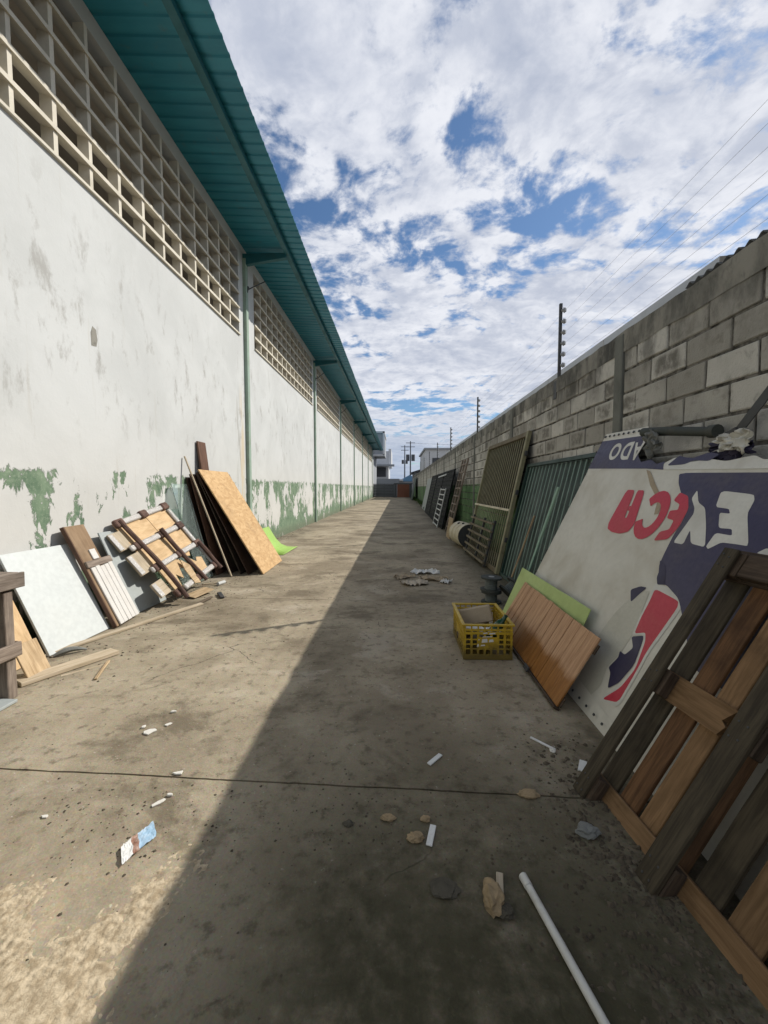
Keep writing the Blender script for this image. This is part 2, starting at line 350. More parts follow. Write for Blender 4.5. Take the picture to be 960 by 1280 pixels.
class MB:
    """collects shapes in world coordinates and links them as ONE mesh object"""
    def __init__(s): s.v = []; s.f = []
    def add(s, verts, faces):
        b = len(s.v); s.v += [Vector(p) for p in verts]; s.f += [tuple(i + b for i in f) for f in faces]; return s
    def box(s, a, b):
        x0, y0, z0 = a; x1, y1, z1 = b
        return s.add([(x0, y0, z0), (x1, y0, z0), (x1, y1, z0), (x0, y1, z0), (x0, y0, z1), (x1, y0, z1), (x1, y1, z1), (x0, y1, z1)],
                     [(0, 3, 2, 1), (4, 5, 6, 7), (0, 1, 5, 4), (1, 2, 6, 5), (2, 3, 7, 6), (3, 0, 4, 7)])
    def bar(s, p, q, wd, ht, up=(0, 0, 1)):
        p, q = Vector(p), Vector(q); d = (q - p).normalized(); upv = Vector(up)
        if abs(d.dot(upv)) > .98: upv = Vector((1, 0, 0))
        a = d.cross(upv).normalized() * wd / 2; b = a.cross(d).normalized() * ht / 2
        return s.add([p - a - b, p + a - b, p + a + b, p - a + b, q - a - b, q + a - b, q + a + b, q - a + b],
                     [(3, 2, 1, 0), (4, 5, 6, 7), (0, 1, 5, 4), (1, 2, 6, 5), (2, 3, 7, 6), (3, 0, 4, 7)])
    def tube(s, pts, r, n=10, cap=True):
        pts = [Vector(p) for p in pts]; rs = r if isinstance(r, (list, tuple)) else [r] * len(pts); rings = []; V = []
        for i, p in enumerate(pts):
            d = (pts[min(i + 1, len(pts) - 1)] - pts[max(i - 1, 0)]).normalized()
            u = d.cross(Vector((0, 0, 1)) if abs(d.z) < .9 else Vector((1, 0, 0))).normalized(); v = d.cross(u)
            V += [p + (u * math.cos(2 * math.pi * k / n) + v * math.sin(2 * math.pi * k / n)) * rs[i] for k in range(n)]
        F = [(i * n + k, i * n + (k + 1) % n, (i + 1) * n + (k + 1) % n, (i + 1) * n + k) for i in range(len(pts) - 1) for k in range(n)]
        if cap: F += [tuple(range(n - 1, -1, -1)), tuple((len(pts) - 1) * n + k for k in range(n))]
        return s.add(V, F)
    def prism(s, poly, M, t):
        """2-D outline in frame M (x, y), raised by t along its z"""
        n = len(poly)
        V = [M @ Vector((x, y, 0)) for x, y in poly] + [M @ Vector((x, y, t)) for x, y in poly]
        return s.add(V, [tuple(range(n - 1, -1, -1)), tuple(range(n, 2 * n))] + [(i, (i + 1) % n, n + (i + 1) % n, n + i) for i in range(n)])
    def rock(s, c, r, sx=1, sy=1, sz=.7, sub=1, seed=0, amp=.35):
        bm = bmesh.new(); bmesh.ops.create_icosphere(bm, subdivisions=sub, radius=1)
        V = []
        for v in bm.verts:
            k = 1 + amp * noise.noise(v.co * 1.7 + Vector((seed * 3.1, seed * 1.7, 0))) + amp * .5 * noise.noise(v.co * 4 + Vector((seed, 0, 9)))
            V.append(Vector(c) + Vector((v.co.x * sx, v.co.y * sy, v.co.z * sz)) * k * r)
        s.add(V, [tuple(x.index for x in f.verts) for f in bm.faces]); bm.free(); return s
    def build(s, name, m, parent=None, smooth=False, bevel=0., M=None):
        """M: frame the mesh is stored in (so Object texture coordinates follow the piece)"""
        me = bpy.data.meshes.new(name)
        if M is None:
            # mesh origin at the lowest centre of the shape for a top-level mesh, at the parent for a part
            if parent is None:
                lo = [min(p[i] for p in s.v) for i in range(3)]; hi = [max(p[i] for p in s.v) for i in range(3)]
                org = Vector(((lo[0] + hi[0]) / 2, (lo[1] + hi[1]) / 2, lo[2]))
            else: org = None
            base = wloc(parent) if parent is not None else org
            me.from_pydata([p - base for p in s.v], [], s.f)
        else:
            Mi = M.inverted(); me.from_pydata([Mi @ p for p in s.v], [], s.f)
        me.update()
        if bevel:
            bm = bmesh.new(); bm.from_mesh(me)
            bmesh.ops.bevel(bm, geom=[e for e in bm.edges], offset=bevel, segments=1, affect='EDGES', clamp_overlap=True)
            bm.to_mesh(me); bm.free()
        if smooth:
            me.polygons.foreach_set('use_smooth', [True] * len(me.polygons))
            me.set_sharp_from_angle(angle=R(40))
        me.materials.append(MATS[m])
        o = bpy.data.objects.new(name, me); link(o, parent)
        if M is None:
            if parent is None: o.location = org
        else:
            o.matrix_local = (Matrix.Translation(-wloc(parent)) if parent is not None else Matrix()) @ M
        return o

WOODY = ('wood', 'pine', 'pallet', 'bark', 'osb', 'ply', 'laminate', 'cardboard', 'board')
def roughen(o, amp):
    """cut a board across its length and push it slightly out of true"""
    me = o.data; bm = bmesh.new(); bm.from_mesh(me)
    xs = [v.co.x for v in bm.verts]; a, b = min(xs), max(xs); n = max(3, min(10, int((b - a) / .12)))
    for i in range(1, n):
        bmesh.ops.bisect_plane(bm, geom=bm.verts[:] + bm.edges[:] + bm.faces[:], plane_co=(a + (b - a) * i / n, 0, 0), plane_no=(1, 0, 0))
    sd = Vector((random.uniform(0, 50), random.uniform(0, 50), 0))
    for v in bm.verts:
        q = v.co
        v.co = q + Vector((noise.noise(q * 30 + sd) * amp * 2, noise.noise(Vector((q.x * 3, 0, 7)) + sd) * amp * 1.2 + noise.noise(q * 25 + sd) * amp * .5, noise.noise(Vector((q.x * 2.2, 5, 0)) + sd) * amp + noise.noise(q * 22 - sd) * amp * .3))
    bm.to_mesh(me); bm.free()
def frame(p, U, V):
    """orthonormal frame: x along U, y along V (made square to U), z out of the face"""
    u = Vector(U).normalized(); v = Vector(V); v = (v - u * v.dot(u)).normalized(); n = u.cross(v)
    return Matrix(((u.x, v.x, n.x, p[0]), (u.y, v.y, n.y, p[1]), (u.z, v.z, n.z, p[2]), (0, 0, 0, 1)))
def fbox(M, a, b):
    m = MB(); m.box(a, b); m.v = [M @ p for p in m.v]; return m
def sub(M, a, b, name, mat_, parent=None, bevel=.003, long=None):
    """a box in frame M, stored in its own frame with local x along its longest side"""
    d = [b[i] - a[i] for i in range(3)]
    if long is None: long = max(range(3), key=lambda i: d[i])
    ax = [Vector((1, 0, 0)), Vector((0, 1, 0)), Vector((0, 0, 1))]
    c = Vector([(a[i] + b[i]) / 2 for i in range(3)])
    R3 = M.to_3x3(); u = R3 @ ax[long]; v = R3 @ ax[(long + 1) % 3]
    o = fbox(M, a, b).build(name, mat_, parent, bevel=bevel, M=frame(M @ c, u, v))
    if bevel and d[long] > .1 and any(q in mat_ for q in WOODY): roughen(o, .0022)
    return o
def board(name, p, U, V, t, mat_, parent=None, bevel=.003, long=0):
    M = frame(p, U, V); lu, lv = Vector(U).length, Vector(V).length
    return sub(M, (0, 0, 0), (lu, lv, t), name, mat_, parent, bevel, long)

def copy_tree(o, delta, parent=None):
    c = o.copy(); col.objects.link(c); c.parent = parent
    if parent is None: c.location = o.location + Vector(delta)
    for ch in o.children: copy_tree(ch, delta, c)
    return c

XL, XR, YE = -3.44, 2.20, 58.0

# ================================================================ the setting
MB().add([(-900, -900, -.06), (900, -900, -.06), (900, 1800, -.06), (-900, 1800, -.06)], [(0, 1, 2, 3)]).build('ground', 'bare_ground')
tag(bpy.data.objects['ground'], kind='structure')
pv = MB().add([(XL - .2, -4, -.022), (XR + .12, -4, -.022), (XR + .12, YE + 20, -.022), (XL - .2, YE + 20, -.022)], [(0, 1, 2, 3)]).build('pavement', 'joint_dirt')
tag(pv, kind='structure')
# cast slabs; each a piece with a ragged joint
joints = [-4.0, -1.35, 1.905, 5.15, 8.4, 11.7, 15.0, 18.3, 21.6, 25, 29, 33, 37, 41, 45, 50, 54, YE + 2]
def jy(i, x):
    if i == 0: return joints[0]
    return joints[i] - .036 * (x + .6) + .006 * noise.noise(Vector((x * 3, i * 7.7, 0))) + .003 * noise.noise(Vector((x * 17, i * 3.3, 4)))
XS = [XL - .1 + i * (XR + .1 - XL + .1) / 140 for i in range(141)]
for i in range(len(joints) - 1):
    m = MB(); g = .0055 if i < 6 else .008
    V = []
    for x in XS:
        wob = .0022 * noise.noise(Vector((x * 40, i, 2)))
        V += [(x, jy(i, x) + g + wob, -.02), (x, jy(i, x) + g + wob, 0), (x, jy(i + 1, x) - g - wob, 0), (x, jy(i + 1, x) - g - wob, -.02)]
    F = []
    for k in range(len(XS) - 1):
        a, b = 4 * k, 4 * k + 4
        F += [(a, b, b + 1, a + 1), (a + 1, b + 1, b + 2, a + 2), (a + 2, b + 2, b + 3, a + 3)]
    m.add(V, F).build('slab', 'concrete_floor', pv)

# ================================================================ warehouse on the left
WH = thing('warehouse', (XL, 27, 0), 'long white warehouse with peeling green dado, lattice windows and teal sheet roof', 'warehouse')
posts = [9.28 + 7.6 * k for k in range(-2, 7)]
SILL, WTOP, WALLTOP = 4.74, 6.52, 6.745
CELL, NC = .476, 14
wins = [(p + .62, p + .62 + CELL * NC) for p in posts[:-1]]
wall = MB()
wall.box((XL - .16, -6, -.05), (XL, YE, SILL))
wall.box((XL - .16, -6, WTOP), (XL, YE, WALLTOP))
ys = [-6] + [v for ab in wins for v in ab] + [YE]
for a, b in zip(ys[0::2], ys[1::2]): wall.box((XL - .16, a, SILL), (XL, b, WTOP))
wall.build('wall', 'plaster', WH)
MB().prism([(-.045, -.11), (.03, -.10), (.05, -.02), (.035, .09), (-.02, .11), (-.05, .03)], frame((XL, 4.62, 3.15), (0, 1, 0), (0, 0, 1)), .0025).build('bare_patch', 'rough_render', WH)
sh = MB()
sh.box((-17, -6, -.05), (-16.8, YE, 4.2)); sh.box((-16.8, -6, -.05), (XL - .16, -5.8, 6.7)); sh.box((-16.8, YE - .2, -.05), (XL - .16, YE, 6.7))
sh.build('rear_wall', 'interior', WH)
MB().box((-16.8, -5.8, -.05), (XL - .16, YE - .2, .02)).build('inner_floor', 'interior', WH)
MB().add([(XL - .165, -5.8, 6.69), (-16.8, -5.8, 7.38), (-16.8, YE - .2, 7.38), (XL - .165, YE - .2, 6.69)], [(0, 1, 2, 3)]).build('ceiling_lining', 'interior', WH)
NR = 6; RH = (WTOP - SILL) / NR
for wi, (a, b) in enumerate(wins):
    if b < 1.5: continue
    near = wi <= 3
    win = MB().box((XL - .13, a, SILL), (XL + .035, b, SILL + .03)).build('window', 'lattice_concrete', WH)  # its sill
    one = MB()
    for c in range(1, NC):
        y = a + c * CELL
        m = MB() if near else one
        m.box((XL - .125, y - .024 + random.uniform(-.006, .006), SILL + .03), (XL + .004, y + .024, WTOP))
        if near: m.build('mullion', 'lattice_concrete', win)
    for r in range(1, NR):
        z = SILL + r * RH
        m = MB() if near else one
        # sloping precast blade, front lip low
        V = [(XL - .13, a, z + .024), (XL + .026, a, z - .030), (XL + .026, a, z + .016), (XL - .13, a, z + .066)]
        m.add(V + [(x, b, zz) for x, _, zz in V], [(3, 2, 1, 0), (4, 5, 6, 7), (0, 1, 5, 4), (1, 2, 6, 5), (2, 3, 7, 6), (3, 0, 4, 7)])
        if near: m.build('blade', 'lattice_concrete', win)
    if not near: tag(one.build('lattice', 'lattice_concrete', win), kind='stuff')
for p in posts:
    if p < 0: continue
    MB().box((XL - .01, p - .065, 0), (XL + .075, p + .065, 6.50)).build('post', 'pale_green_steel', WH, bevel=.006)
    br = MB()
    br.add([(XL, p - .05, 6.36), (XL, p + .05, 6.36), (XL, p - .05, 6.60), (XL, p + .05, 6.60),
            (-2.47, p - .05, 6.50), (-2.47, p + .05, 6.50), (-2.47, p - .05, 6.60), (-2.47, p + .05, 6.60)],
           [(0, 1, 3, 2), (4, 6, 7, 5), (0, 4, 5, 1), (2, 3, 7, 6), (0, 2, 6, 4), (1, 5, 7, 3)])
    br.build('bracket_beam', 'teal_steel', WH)
    MB().tube([(XL + .06, p + .04, 5.86), (XL + .16, p + .08, 5.93), (XL + .34, p + .42, 6.22)], .014, 6).tube([(XL + .06, p + .02, 5.80), (XL + .08, p + .04, 5.93)], .028, 6).build('lamp_arm', 'dark_steel', WH)
pur = MB(); pur.box((-2.50, -6, 6.575), (-2.40, YE + .3, 6.665)); pur.build('purlin', 'teal_steel', WH)
# trapezoidal roof sheets, each 1.06 m wide with five ribs
per = .212; rib = [(0, 0), (.145, 0), (.16, .018), (.197, .018), (.212, 0)]
prof = []
for k in range(5): prof += [(k * per + x, z) for x, z in rib[:-1]]
prof.append((5 * per, 0))
sheet = None; y = -6.0; i = 0
while y < YE:
    if sheet is None or i < 14:
        V = []; ov = .012 * (i % 2)
        jit = random.uniform(-.008, .008)
        for (x, slope_z) in ((-2.04 + jit, 0), (-17.2, .80)):
            zz = 6.675 + slope_z
            V += [(x, y + u, zz + w_) for u, w_ in prof]
        n = len(prof)
        o = MB().add(V, [(k, k + 1, n + k + 1, n + k) for k in range(n - 1)]).build('roof_sheet', 'teal_sheet', WH)
        md = o.modifiers.new('thickness', 'SOLIDIFY'); md.thickness = .004
        if i == 13: sheet = o; ybase = y
    else:
        c = sheet.copy(); col.objects.link(c); c.parent = WH; c.location = sheet.location + Vector((random.uniform(-.008, .008), y - ybase, 0))
    y += 5 * per; i += 1

# ================================================================ concrete block wall on the right
BW = thing('block_wall', (XR + .07, 27, 0), 'rough concrete block wall with green painted base along the alley', 'wall')
WT = 2.96; CH = .2145; BLK = .433
MB().box((XR + .013, -4, -.05), (XR + .15, YE, WT - .2)).build('mortar', 'mortar', BW)
def block_mesh(name, ln, seed):
    bm = bmesh.new(); bmesh.ops.create_cube(bm, size=1)
    for v in bm.verts: v.co = Vector((v.co.x * .05 + .025, v.co.y * ln, v.co.z * (CH - .021)))
    bmesh.ops.bevel(bm, geom=list(bm.edges), offset=.006, segments=1, affect='EDGES')
    for v in bm.verts: v.co += Vector((noise.noise(v.co * 30 + Vector((seed, 0, 0))) * .004, noise.noise(v.co * 25 + Vector((0, seed, 5))) * .011, noise.noise(v.co * 28 + Vector((3, 0, seed))) * .010))
    me = bpy.data.meshes.new(name); bm.to_mesh(me); bm.free(); me.materials.append(MATS['block']); return me
FULL = [block_mesh('block', BLK - .021, s) for s in range(5)]; HALF = [block_mesh('half_block', BLK / 2 - .021, s + 20) for s in range(3)]
cols = [4.2 + 3.82 * k for k in range(-2, 15)]
allb = []
for ci, c0 in enumerate(cols):
    ya, yb = c0 + .07, (cols[ci + 1] if ci + 1 < len(cols) else YE) - .07
    for r in range(13):
        z = .0 + CH * (r + .5); y = ya; k = 0
        if z > WT - .26: continue
        while y < yb - .05:
            half = (r % 2 == 1 and k == 0) or (r % 2 == 0 and y + BLK > yb + .01)
            ln = BLK / 2 if half else BLK
            allb.append((y + ln / 2, z, half)); y += ln; k += 1
vis = sorted([b for b in allb if 2.2 < b[0] < 30 and b[1] > (1.45 if b[0] < 7 else .75)])[:290]
vset = set(vis)
for (y, z, half) in vis:
    o = bpy.data.objects.new('block', random.choice(HALF if half else FULL)); link(o, BW)
    o.location = Vector((XR + random.uniform(-.004, .004), y, z)) - BW.location
rest = MB()
for b in allb:
    if b in vset: continue
    y, z, half = b; ln = (BLK / 2 if half else BLK) - .014
    rest.box((XR + random.uniform(-.004, .004), y - ln / 2, z - CH / 2 + .007), (XR + .03, y + ln / 2, z + CH / 2 - .007))
tag(rest.build('block_courses', 'block', BW), kind='stuff')
for c in cols:
    MB().box((XR - .022, c - .07, -.05), (XR + .17, c + .07, WT - .02)).build('column', 'column_concrete', BW, bevel=.008)
# top beam, lumpy render
tb = MB(); n = 360; V = []
for i in range(n + 1):
    y = -4 + (YE + 4) * i / n
    j = .010 * noise.noise(Vector((y * 2.5, 0, 0))); k2 = .018 * noise.noise(Vector((y * 4, 5, 0))) + .012 * noise.noise(Vector((y * 15, 2, 0)))
    V += [(XR - .006 + j, y, WT - .20 + .014 * noise.noise(Vector((y * 3, 9, 0)))), (XR - .004 + j, y, WT + k2), (XR + .15, y, WT + k2), (XR + .15, y, WT - .2)]
tb.add(V, [(4 * i + a, 4 * i + b, 4 * i + 4 + b, 4 * i + 4 + a) for i in range(n) for a, b in ((0, 1), (1, 2), (2, 3))] + [(0, 3, 2, 1), (4 * n, 4 * n + 1, 4 * n + 2, 4 * n + 3)])
tb.build('top_beam', 'rough_render', BW)
# neighbour's roofs behind the wall
nr = MB(); V = []; n = 420
for i in range(n + 1):
    y = -4 + 7.75 * i / n; z = .016 * math.cos(2 * math.pi * y / .10)
    V += [(XR + .30, y, WT + .235 + z), (XR + 4.5, y, WT + .65 + z)]
nr.add(V, [(2 * i, 2 * i + 1, 2 * i + 3, 2 * i + 2) for i in range(n)])
o = nr.build('corrugated_roof', 'fibre_cement', None, smooth=True); md = o.modifiers.new('thickness', 'SOLIDIFY'); md.thickness = .008
tag(o, 'dark corrugated roof edge showing above the nearest stretch of block wall', 'roof')
fl = thing('metal_flashing', (XR + .6, 10, WT + .3), 'light grey metal roof edge showing just above the block wall behind the fence posts', 'flashing')
y = 3.78
while y < 22:
    l = 2.0
    MB().add([(XR + .60, y, WT + .30), (XR + .60, y + l, WT + .30), (XR + .60, y + l, WT + .50), (XR + .60, y, WT + .50), (XR + 2.2, y, WT + .62), (XR + 2.2, y + l, WT + .62)],
             [(0, 1, 2, 3), (3, 2, 5, 4)]).build('flashing_strip', 'zinc', fl)
    y += l + .012

# ================================================================ far end of the alley
g = thing('sliding_gate', (-2.0, YE - .3, 0), 'low slate grey metal gate closing the far left end of the alley', 'gate')
for k in range(8): MB().box((-3.4, YE - .32, .06 + k * .22), (-.55, YE - .28, .06 + k * .22 + .205)).build('slat', 'gate_slate', g)
for x in (-3.4, -1.9, -.55): MB().box((x - .04, YE - .27, 0), (x + .04, YE - .2, 1.95)).build('post', 'dark_steel', g)
MB().box((-3.4, YE - .33, 1.84), (-.5, YE - .25, 1.92)).build('rail', 'dark_steel', g)
g = thing('brown_gate', (1.0, YE - .3, 0), 'rust brown metal gate leaf beside the block wall at far end', 'gate')
MB().box((-.05, YE - .32, .03), (1.75, YE - .28, 1.85)).build('leaf', 'gate_rust_brown', g)
for x in (-.28, 1.85): MB().box((x - .2, YE - .36, 0), (x + .16, YE - .24, 2.0)).build('post', 'gate_slate', g)
MB().box((-.5, YE - .37, 1.86), (2.1, YE - .23, 2.02)).build('lintel', 'dark_steel', g)

def building(name, loc, label, body, extra):
    t = thing(name, loc, label, 'building')
    for (nm, a, b, m) in body + extra: MB().box(a, b).build(nm, m, t)
    return t
building('tall_grey_building', (-3.8, 62, 0), 'tall grey box building with pale frame rising behind the warehouse eave',
         [('wall', (-8, 60.5, 6.3), (-2.0, 70, 9.4), 'far_grey'), ('core', (-8, 61, 0), (-3.6, 70, 6.3), 'far_grey')],
         [('frame', (-2.2, 60.3, 6.2), (-1.9, 60.5, 9.6), 'far_white'), ('frame', (-8, 60.3, 9.4), (-1.9, 70, 9.65), 'far_white'), ('frame', (-8, 60.3, 6.0), (-1.9, 60.5, 6.3), 'far_white')])
t = building('white_office_building', (-3, 78, 0), 'white office building with projecting canopy beyond the far gate',
         [('wall', (-14, 77, 0), (-1.7, 92, 8.2), 'far_white'), ('parapet', (-1.7, 76.8, 5.6), (-1.2, 92, 8.6), 'far_white')],
         [('window_band', (-14, 76.9, 3.4), (-2.2, 76.99, 5.2), 'far_dark'), ('canopy', (-14, 74.5, 5.3), (-.6, 77, 5.6), 'far_grey'), ('canopy', (-1.2, 74.4, 2.6), (1.0, 84, 2.9), 'far_white'),
          ('boundary_wall', (-14, 70, 0), (.3, 70.3, 2.9), 'far_grey')])
t = building('pale_neighbour_building', (6, 52, 0), 'pale grey flat roofed building behind the block wall far right',
         [('wall', (3.4, 50, 0), (12, 62, 6.0), 'far_white')], [('roof', (3.2, 49.8, 6.0), (12.2, 62.2, 6.2), 'far_grey')])
for k in range(4):
    f = MB().box((4.2 + k * 1.6, 49.93, 3.9), (5.2 + k * 1.6, 49.99, 5.0)).build('window', 'far_dark', t)
t = thing('low_shed', (3.5, 60, 0), 'low shed with dark sloping roof above the end of block wall', 'shed')
MB().box((2.5, 63, 0), (6.5, 70, 3.7), ).build('wall', 'far_grey', t)
MB().add([(2.1, 62.6, 3.5), (6.9, 62.6, 5.0), (6.9, 71, 5.0), (2.1, 71, 3.5), (2.1, 62.6, 3.75), (6.9, 62.6, 5.25), (6.9, 71, 5.25), (2.1, 71, 3.75)],
         [(0, 3, 2, 1), (4, 5, 6, 7), (0, 1, 5, 4), (1, 2, 6, 5), (2, 3, 7, 6), (3, 0, 4, 7)]).build('roof', 'far_dark', t)
t = thing('blue_roof_house', (1.5, 84, 0), 'small house with blue metal roof between the utility poles far away', 'house')
MB().box((.2, 82, 0), (4.6, 90, 2.7)).build('wall', 'far_grey', t)
MB().add([(0, 81.7, 2.6), (4.8, 81.7, 2.6), (4.8, 90.3, 2.6), (0, 90.3, 2.6), (2.4, 81.7, 3.9), (2.4, 90.3, 3.9)],
         [(0, 3, 2, 1), (0, 1, 4), (2, 3, 5), (0, 4, 5, 3), (1, 2, 5, 4)]).build('roof', 'far_blue', t)
def upole(x, y, h, label, drum):
    t = thing('utility_pole', (x, y, 0), label, 'utility pole', 'utility poles beyond the far gate')
    MB().tube([(x, y, 0), (x, y, h)], [.17, .10], 8).build('pole', 'far_dark', t, True)
    for k, zz in enumerate((h - .4, h - 1.2)): MB().box((x - .9, y - .05, zz), (x + .9, y + .05, zz + .12)).build('crossarm', 'far_dark', t)
    for s in (-1, 1):
        if drum: MB().tube([(x + s * .55, y, h - 4.0), (x + s * .55, y, h - 2.7)], .38, 10).build('transformer', 'far_dark', t, True)
        else: MB().tube([(x + s * .45, y, h - 4.3), (x + s * .45, y, h - 3.4)], .28, 10).build('transformer', 'far_dark', t, True)
upole(2.6, 84, 10.8, 'taller dark utility pole with two big transformers far beyond the gate', True)
upole(1.65, 96, 11.2, 'thinner farther utility pole left of the one with transformers', False)
for k in range(1):
    V = [Vector((2.6 - .8 + .8 * k, 84, 10.5)), Vector((40, 84 + k, 11.5 + k * .2))]
    pts = [V[0].lerp(V[1], i / 12) - Vector((0, 0, .9 * 4 * (i / 12) * (1 - i / 12))) for i in range(13)]
    tag(MB().tube(pts, .018, 4).build('power_line', 'far_dark', None), 'thin power line leaving the taller utility pole to the right', 'cable')
# ================================================================ electric fence on the wall
FX = XR + .05
fp = [5.88 + 5.85 * k for k in range(-1, 7)]
ordn = ['just out of the right edge of the picture', 'nearest and tallest looking', 'second nearest', 'third nearest', 'fourth nearest', 'fifth nearest', 'sixth nearest', 'farthest visible']
IZ = [3.14 + .148 * k for k in range(6)]
proto = None
for k, y in enumerate(fp):
    if k == 0: continue
    lab = 'electric fence post with six insulators on block wall, ' + ordn[k]
    if proto is None:
        proto = thing('fence_post', (FX, y, WT), lab, 'fence post', 'electric fence posts along the block wall')
        MB().box((FX - .018, y - .018, WT - .22), (FX + .018, y + .018, 3.98)).build('post', 'dark_steel', proto)
        MB().box((FX - .055, y - .05, WT - .28), (FX - .019, y + .05, WT - .03)).build('foot_plate', 'dark_steel', proto)
        for z in IZ:
            MB().tube([(FX + .012, y - .012, z), (FX + .03, y - .03, z), (FX + .031, y - .031, z), (FX + .055, y - .05, z)], [.02, .022, .04, .026], 8).build('insulator', 'insulator', proto, True)
    else:
        tag(copy_tree(proto, (0, y - fp[1], 0)), lab)
wl = ['lowest', 'second lowest', 'third lowest', 'third highest', 'second highest', 'topmost']
for k, z in enumerate(IZ):
    pts = []
    for y in [fp[0] - 6] + fp:
        pts.append((FX + .05, y - .045, z + .004))
    full = []
    for a, b in zip(pts, pts[1:]):
        for i in range(6):
            s = i / 6; full.append((a[0], a[1] + (b[1] - a[1]) * s, z - .02 * 4 * s * (1 - s)))
    full.append(pts[-1])
    tag(MB().tube(full, .0013, 4).build('fence_wire', 'galvanised'), 'thin steel electric fence wire above the block wall, %s of six' % wl[k], 'wire', 'electric fence wires')

# ================================================================ left side: leaning scrap
# workbench at the left edge
t = thing('workbench', (-2.95, 2.0, 0), 'rough weathered timber workbench at the left edge of the picture', 'workbench')
I4 = Matrix()
for (x, y) in ((-2.70, 2.60), (-2.70, 1.0), (-3.28, 2.60), (-3.28, 1.0)):
    sub(I4, (x, y, 0), (x + .068, y + .068, .745), 'leg', 'grey_wood', t, .004)
sub(I4, (-2.63, .75, .76), (-2.605, 2.74, .862), 'top_rail', 'grey_wood', t, .004)
for k in range(4): sub(I4, (-3.34 + k * .176, .75, .835), (-3.34 + k * .176 + .17, 2.73, .860), 'top_plank', 'grey_wood', t, .003)
sub(I4, (-3.30, 2.675, .75), (-2.635, 2.70, .83), 'end_rail', 'old_wood', t, .004)
sub(I4, (-2.630, .9, .29), (-2.605, 2.69, .385), 'lower_rail', 'grey_wood', t, .004)
sub(I4, (-3.25, 2.672, .30), (-2.635, 2.695, .385), 'lower_end_rail', 'old_wood', t, .004)
tag(board('plywood_offcut', (-3.02, 2.85, 0), (0, .42, 0), (-.36, 0, .80), .018, 'plywood', long=1), 'plain plywood offcut leaning behind the workbench', 'board')
tag(board('plywood_offcut', (-2.74, 2.86, 0), (0, .20, 0), (-.12, 0, .26), .015, 'pine', long=1), 'small triangular looking pine offcut behind the workbench leg', 'board')
tag(board('grey_sheet', (-2.56, 2.15, .004), (0, .44, 0), (-.5, 0, .0), .02, 'grey_panel'), 'grey green sheet lying flat under the workbench', 'sheet')

# big white panel
tag(board('white_laminate_board', (-2.985, 3.31, 0), (.02, .70, 0), (-.415, 0, .865), .022, 'white_laminate', bevel=.002), 'large plain white laminate panel leaning on the wall beside the workbench', 'panel')
# brown board carrying white grooved panel
t = thing('grooved_panel', (-2.95, 4.2, 0), 'white vertical grooved panel mounted on a narrow brown backing board', 'panel')
M = frame((-2.915, 4.02, 0), (-.045, .40, 0), (-.47, -.08, 1.035))
LG = Vector((-.47, -.08, 1.035)).length
sub(M, (0, 0, 0), (.30, LG, .045), 'backing_board', 'tan_board_wood', t, .003)
sub(M, (-.012, 0, 0.002), (-.0005, LG, .043), 'side_edge', 'brown_board', t, .002)
for k in range(5): sub(M, (.035 + k * .074, .005, .047), (.035 + k * .074 + .068, .66 + .01 * math.sin(k * 2), .066), 'grooved_slat', 'white_wood', t, .004)
sub(M, (.0, .665, .047), (.42, .735, .070), 'cross_batten', 'grey_wood', t, .003)
sub(M, (.15, .737, .047), (.245, .85, .062), 'white_offcut', 'white_wood', t, .003)
tag(board('pale_board', (-2.99, 4.47, 0), (0, .62, 0), (-.40, 0, .93), .018, 'grey_panel', long=1), 'shaded pale grey panel between the grooved panel and the broken crate lid', 'panel')

# broken crate lid with film wrapped bars
BL = Vector((-2.68, 4.76, .03)); M = frame(BL, (.02, 1.18, .20), (-.72, -.25, .957))
t = thing('crate_lid', (-2.95, 5.2, 0), 'broken crate lid of plywood with film wrapped bars and dark battens', 'crate lid')
def fpoly(M, pts, t_, name, m, parent=None, n0=0.):
    Mz = M @ Matrix.Translation((0, 0, n0))
    cx = sum(p[0] for p in pts) / len(pts); cy = sum(p[1] for p in pts) / len(pts)
    return MB().prism(pts, Mz, t_).build(name, m, parent, M=M @ Matrix.Translation((cx, cy, n0)))
fpoly(M, [(.10, .52), (.66, .50), (.66, 1.20), (.10, 1.20)], .012, 'plywood_sheet', 'plywood', t)
fpoly(M, [(.67, .46), (.86, .40), (.95, .52), (1.12, .50), (1.12, 1.19), (.67, 1.20)], .012, 'plywood_sheet', 'plywood', t)
fpoly(M, [(.16, .12), (.30, .10), (.36, .30), (.44, .20), (.50, .34), (.62, .30), (.60, .46), (.16, .46)], .012, 'plywood_shard', 'plywood', t, .002)
fpoly(M, [(.70, .05), (.80, .10), (.92, .06), (1.0, .30), (.90, .34), (.84, .28), (.74, .40)], .010, 'plywood_shard', 'plywood', t, .03)
fpoly(M, [(.48, .06), (.58, .02), (.64, .30), (.56, .42), (.50, .28)], .012, 'plywood_shard', 'pine', t, .05)
for (u0, u1, v) in ((.10, 1.16, 1.14), (.02, 1.14, .80), (.05, 1.16, .46), (.30, 1.14, .06)):
    sub(M, (u0, v, .014), (u1, v + .075, .052), 'wrapped_bar', 'plastic_film', t, .012)
sub(M, (1.10, .10, .014), (1.17, 1.12, .05), 'wrapped_bar', 'plastic_film', t, .012)
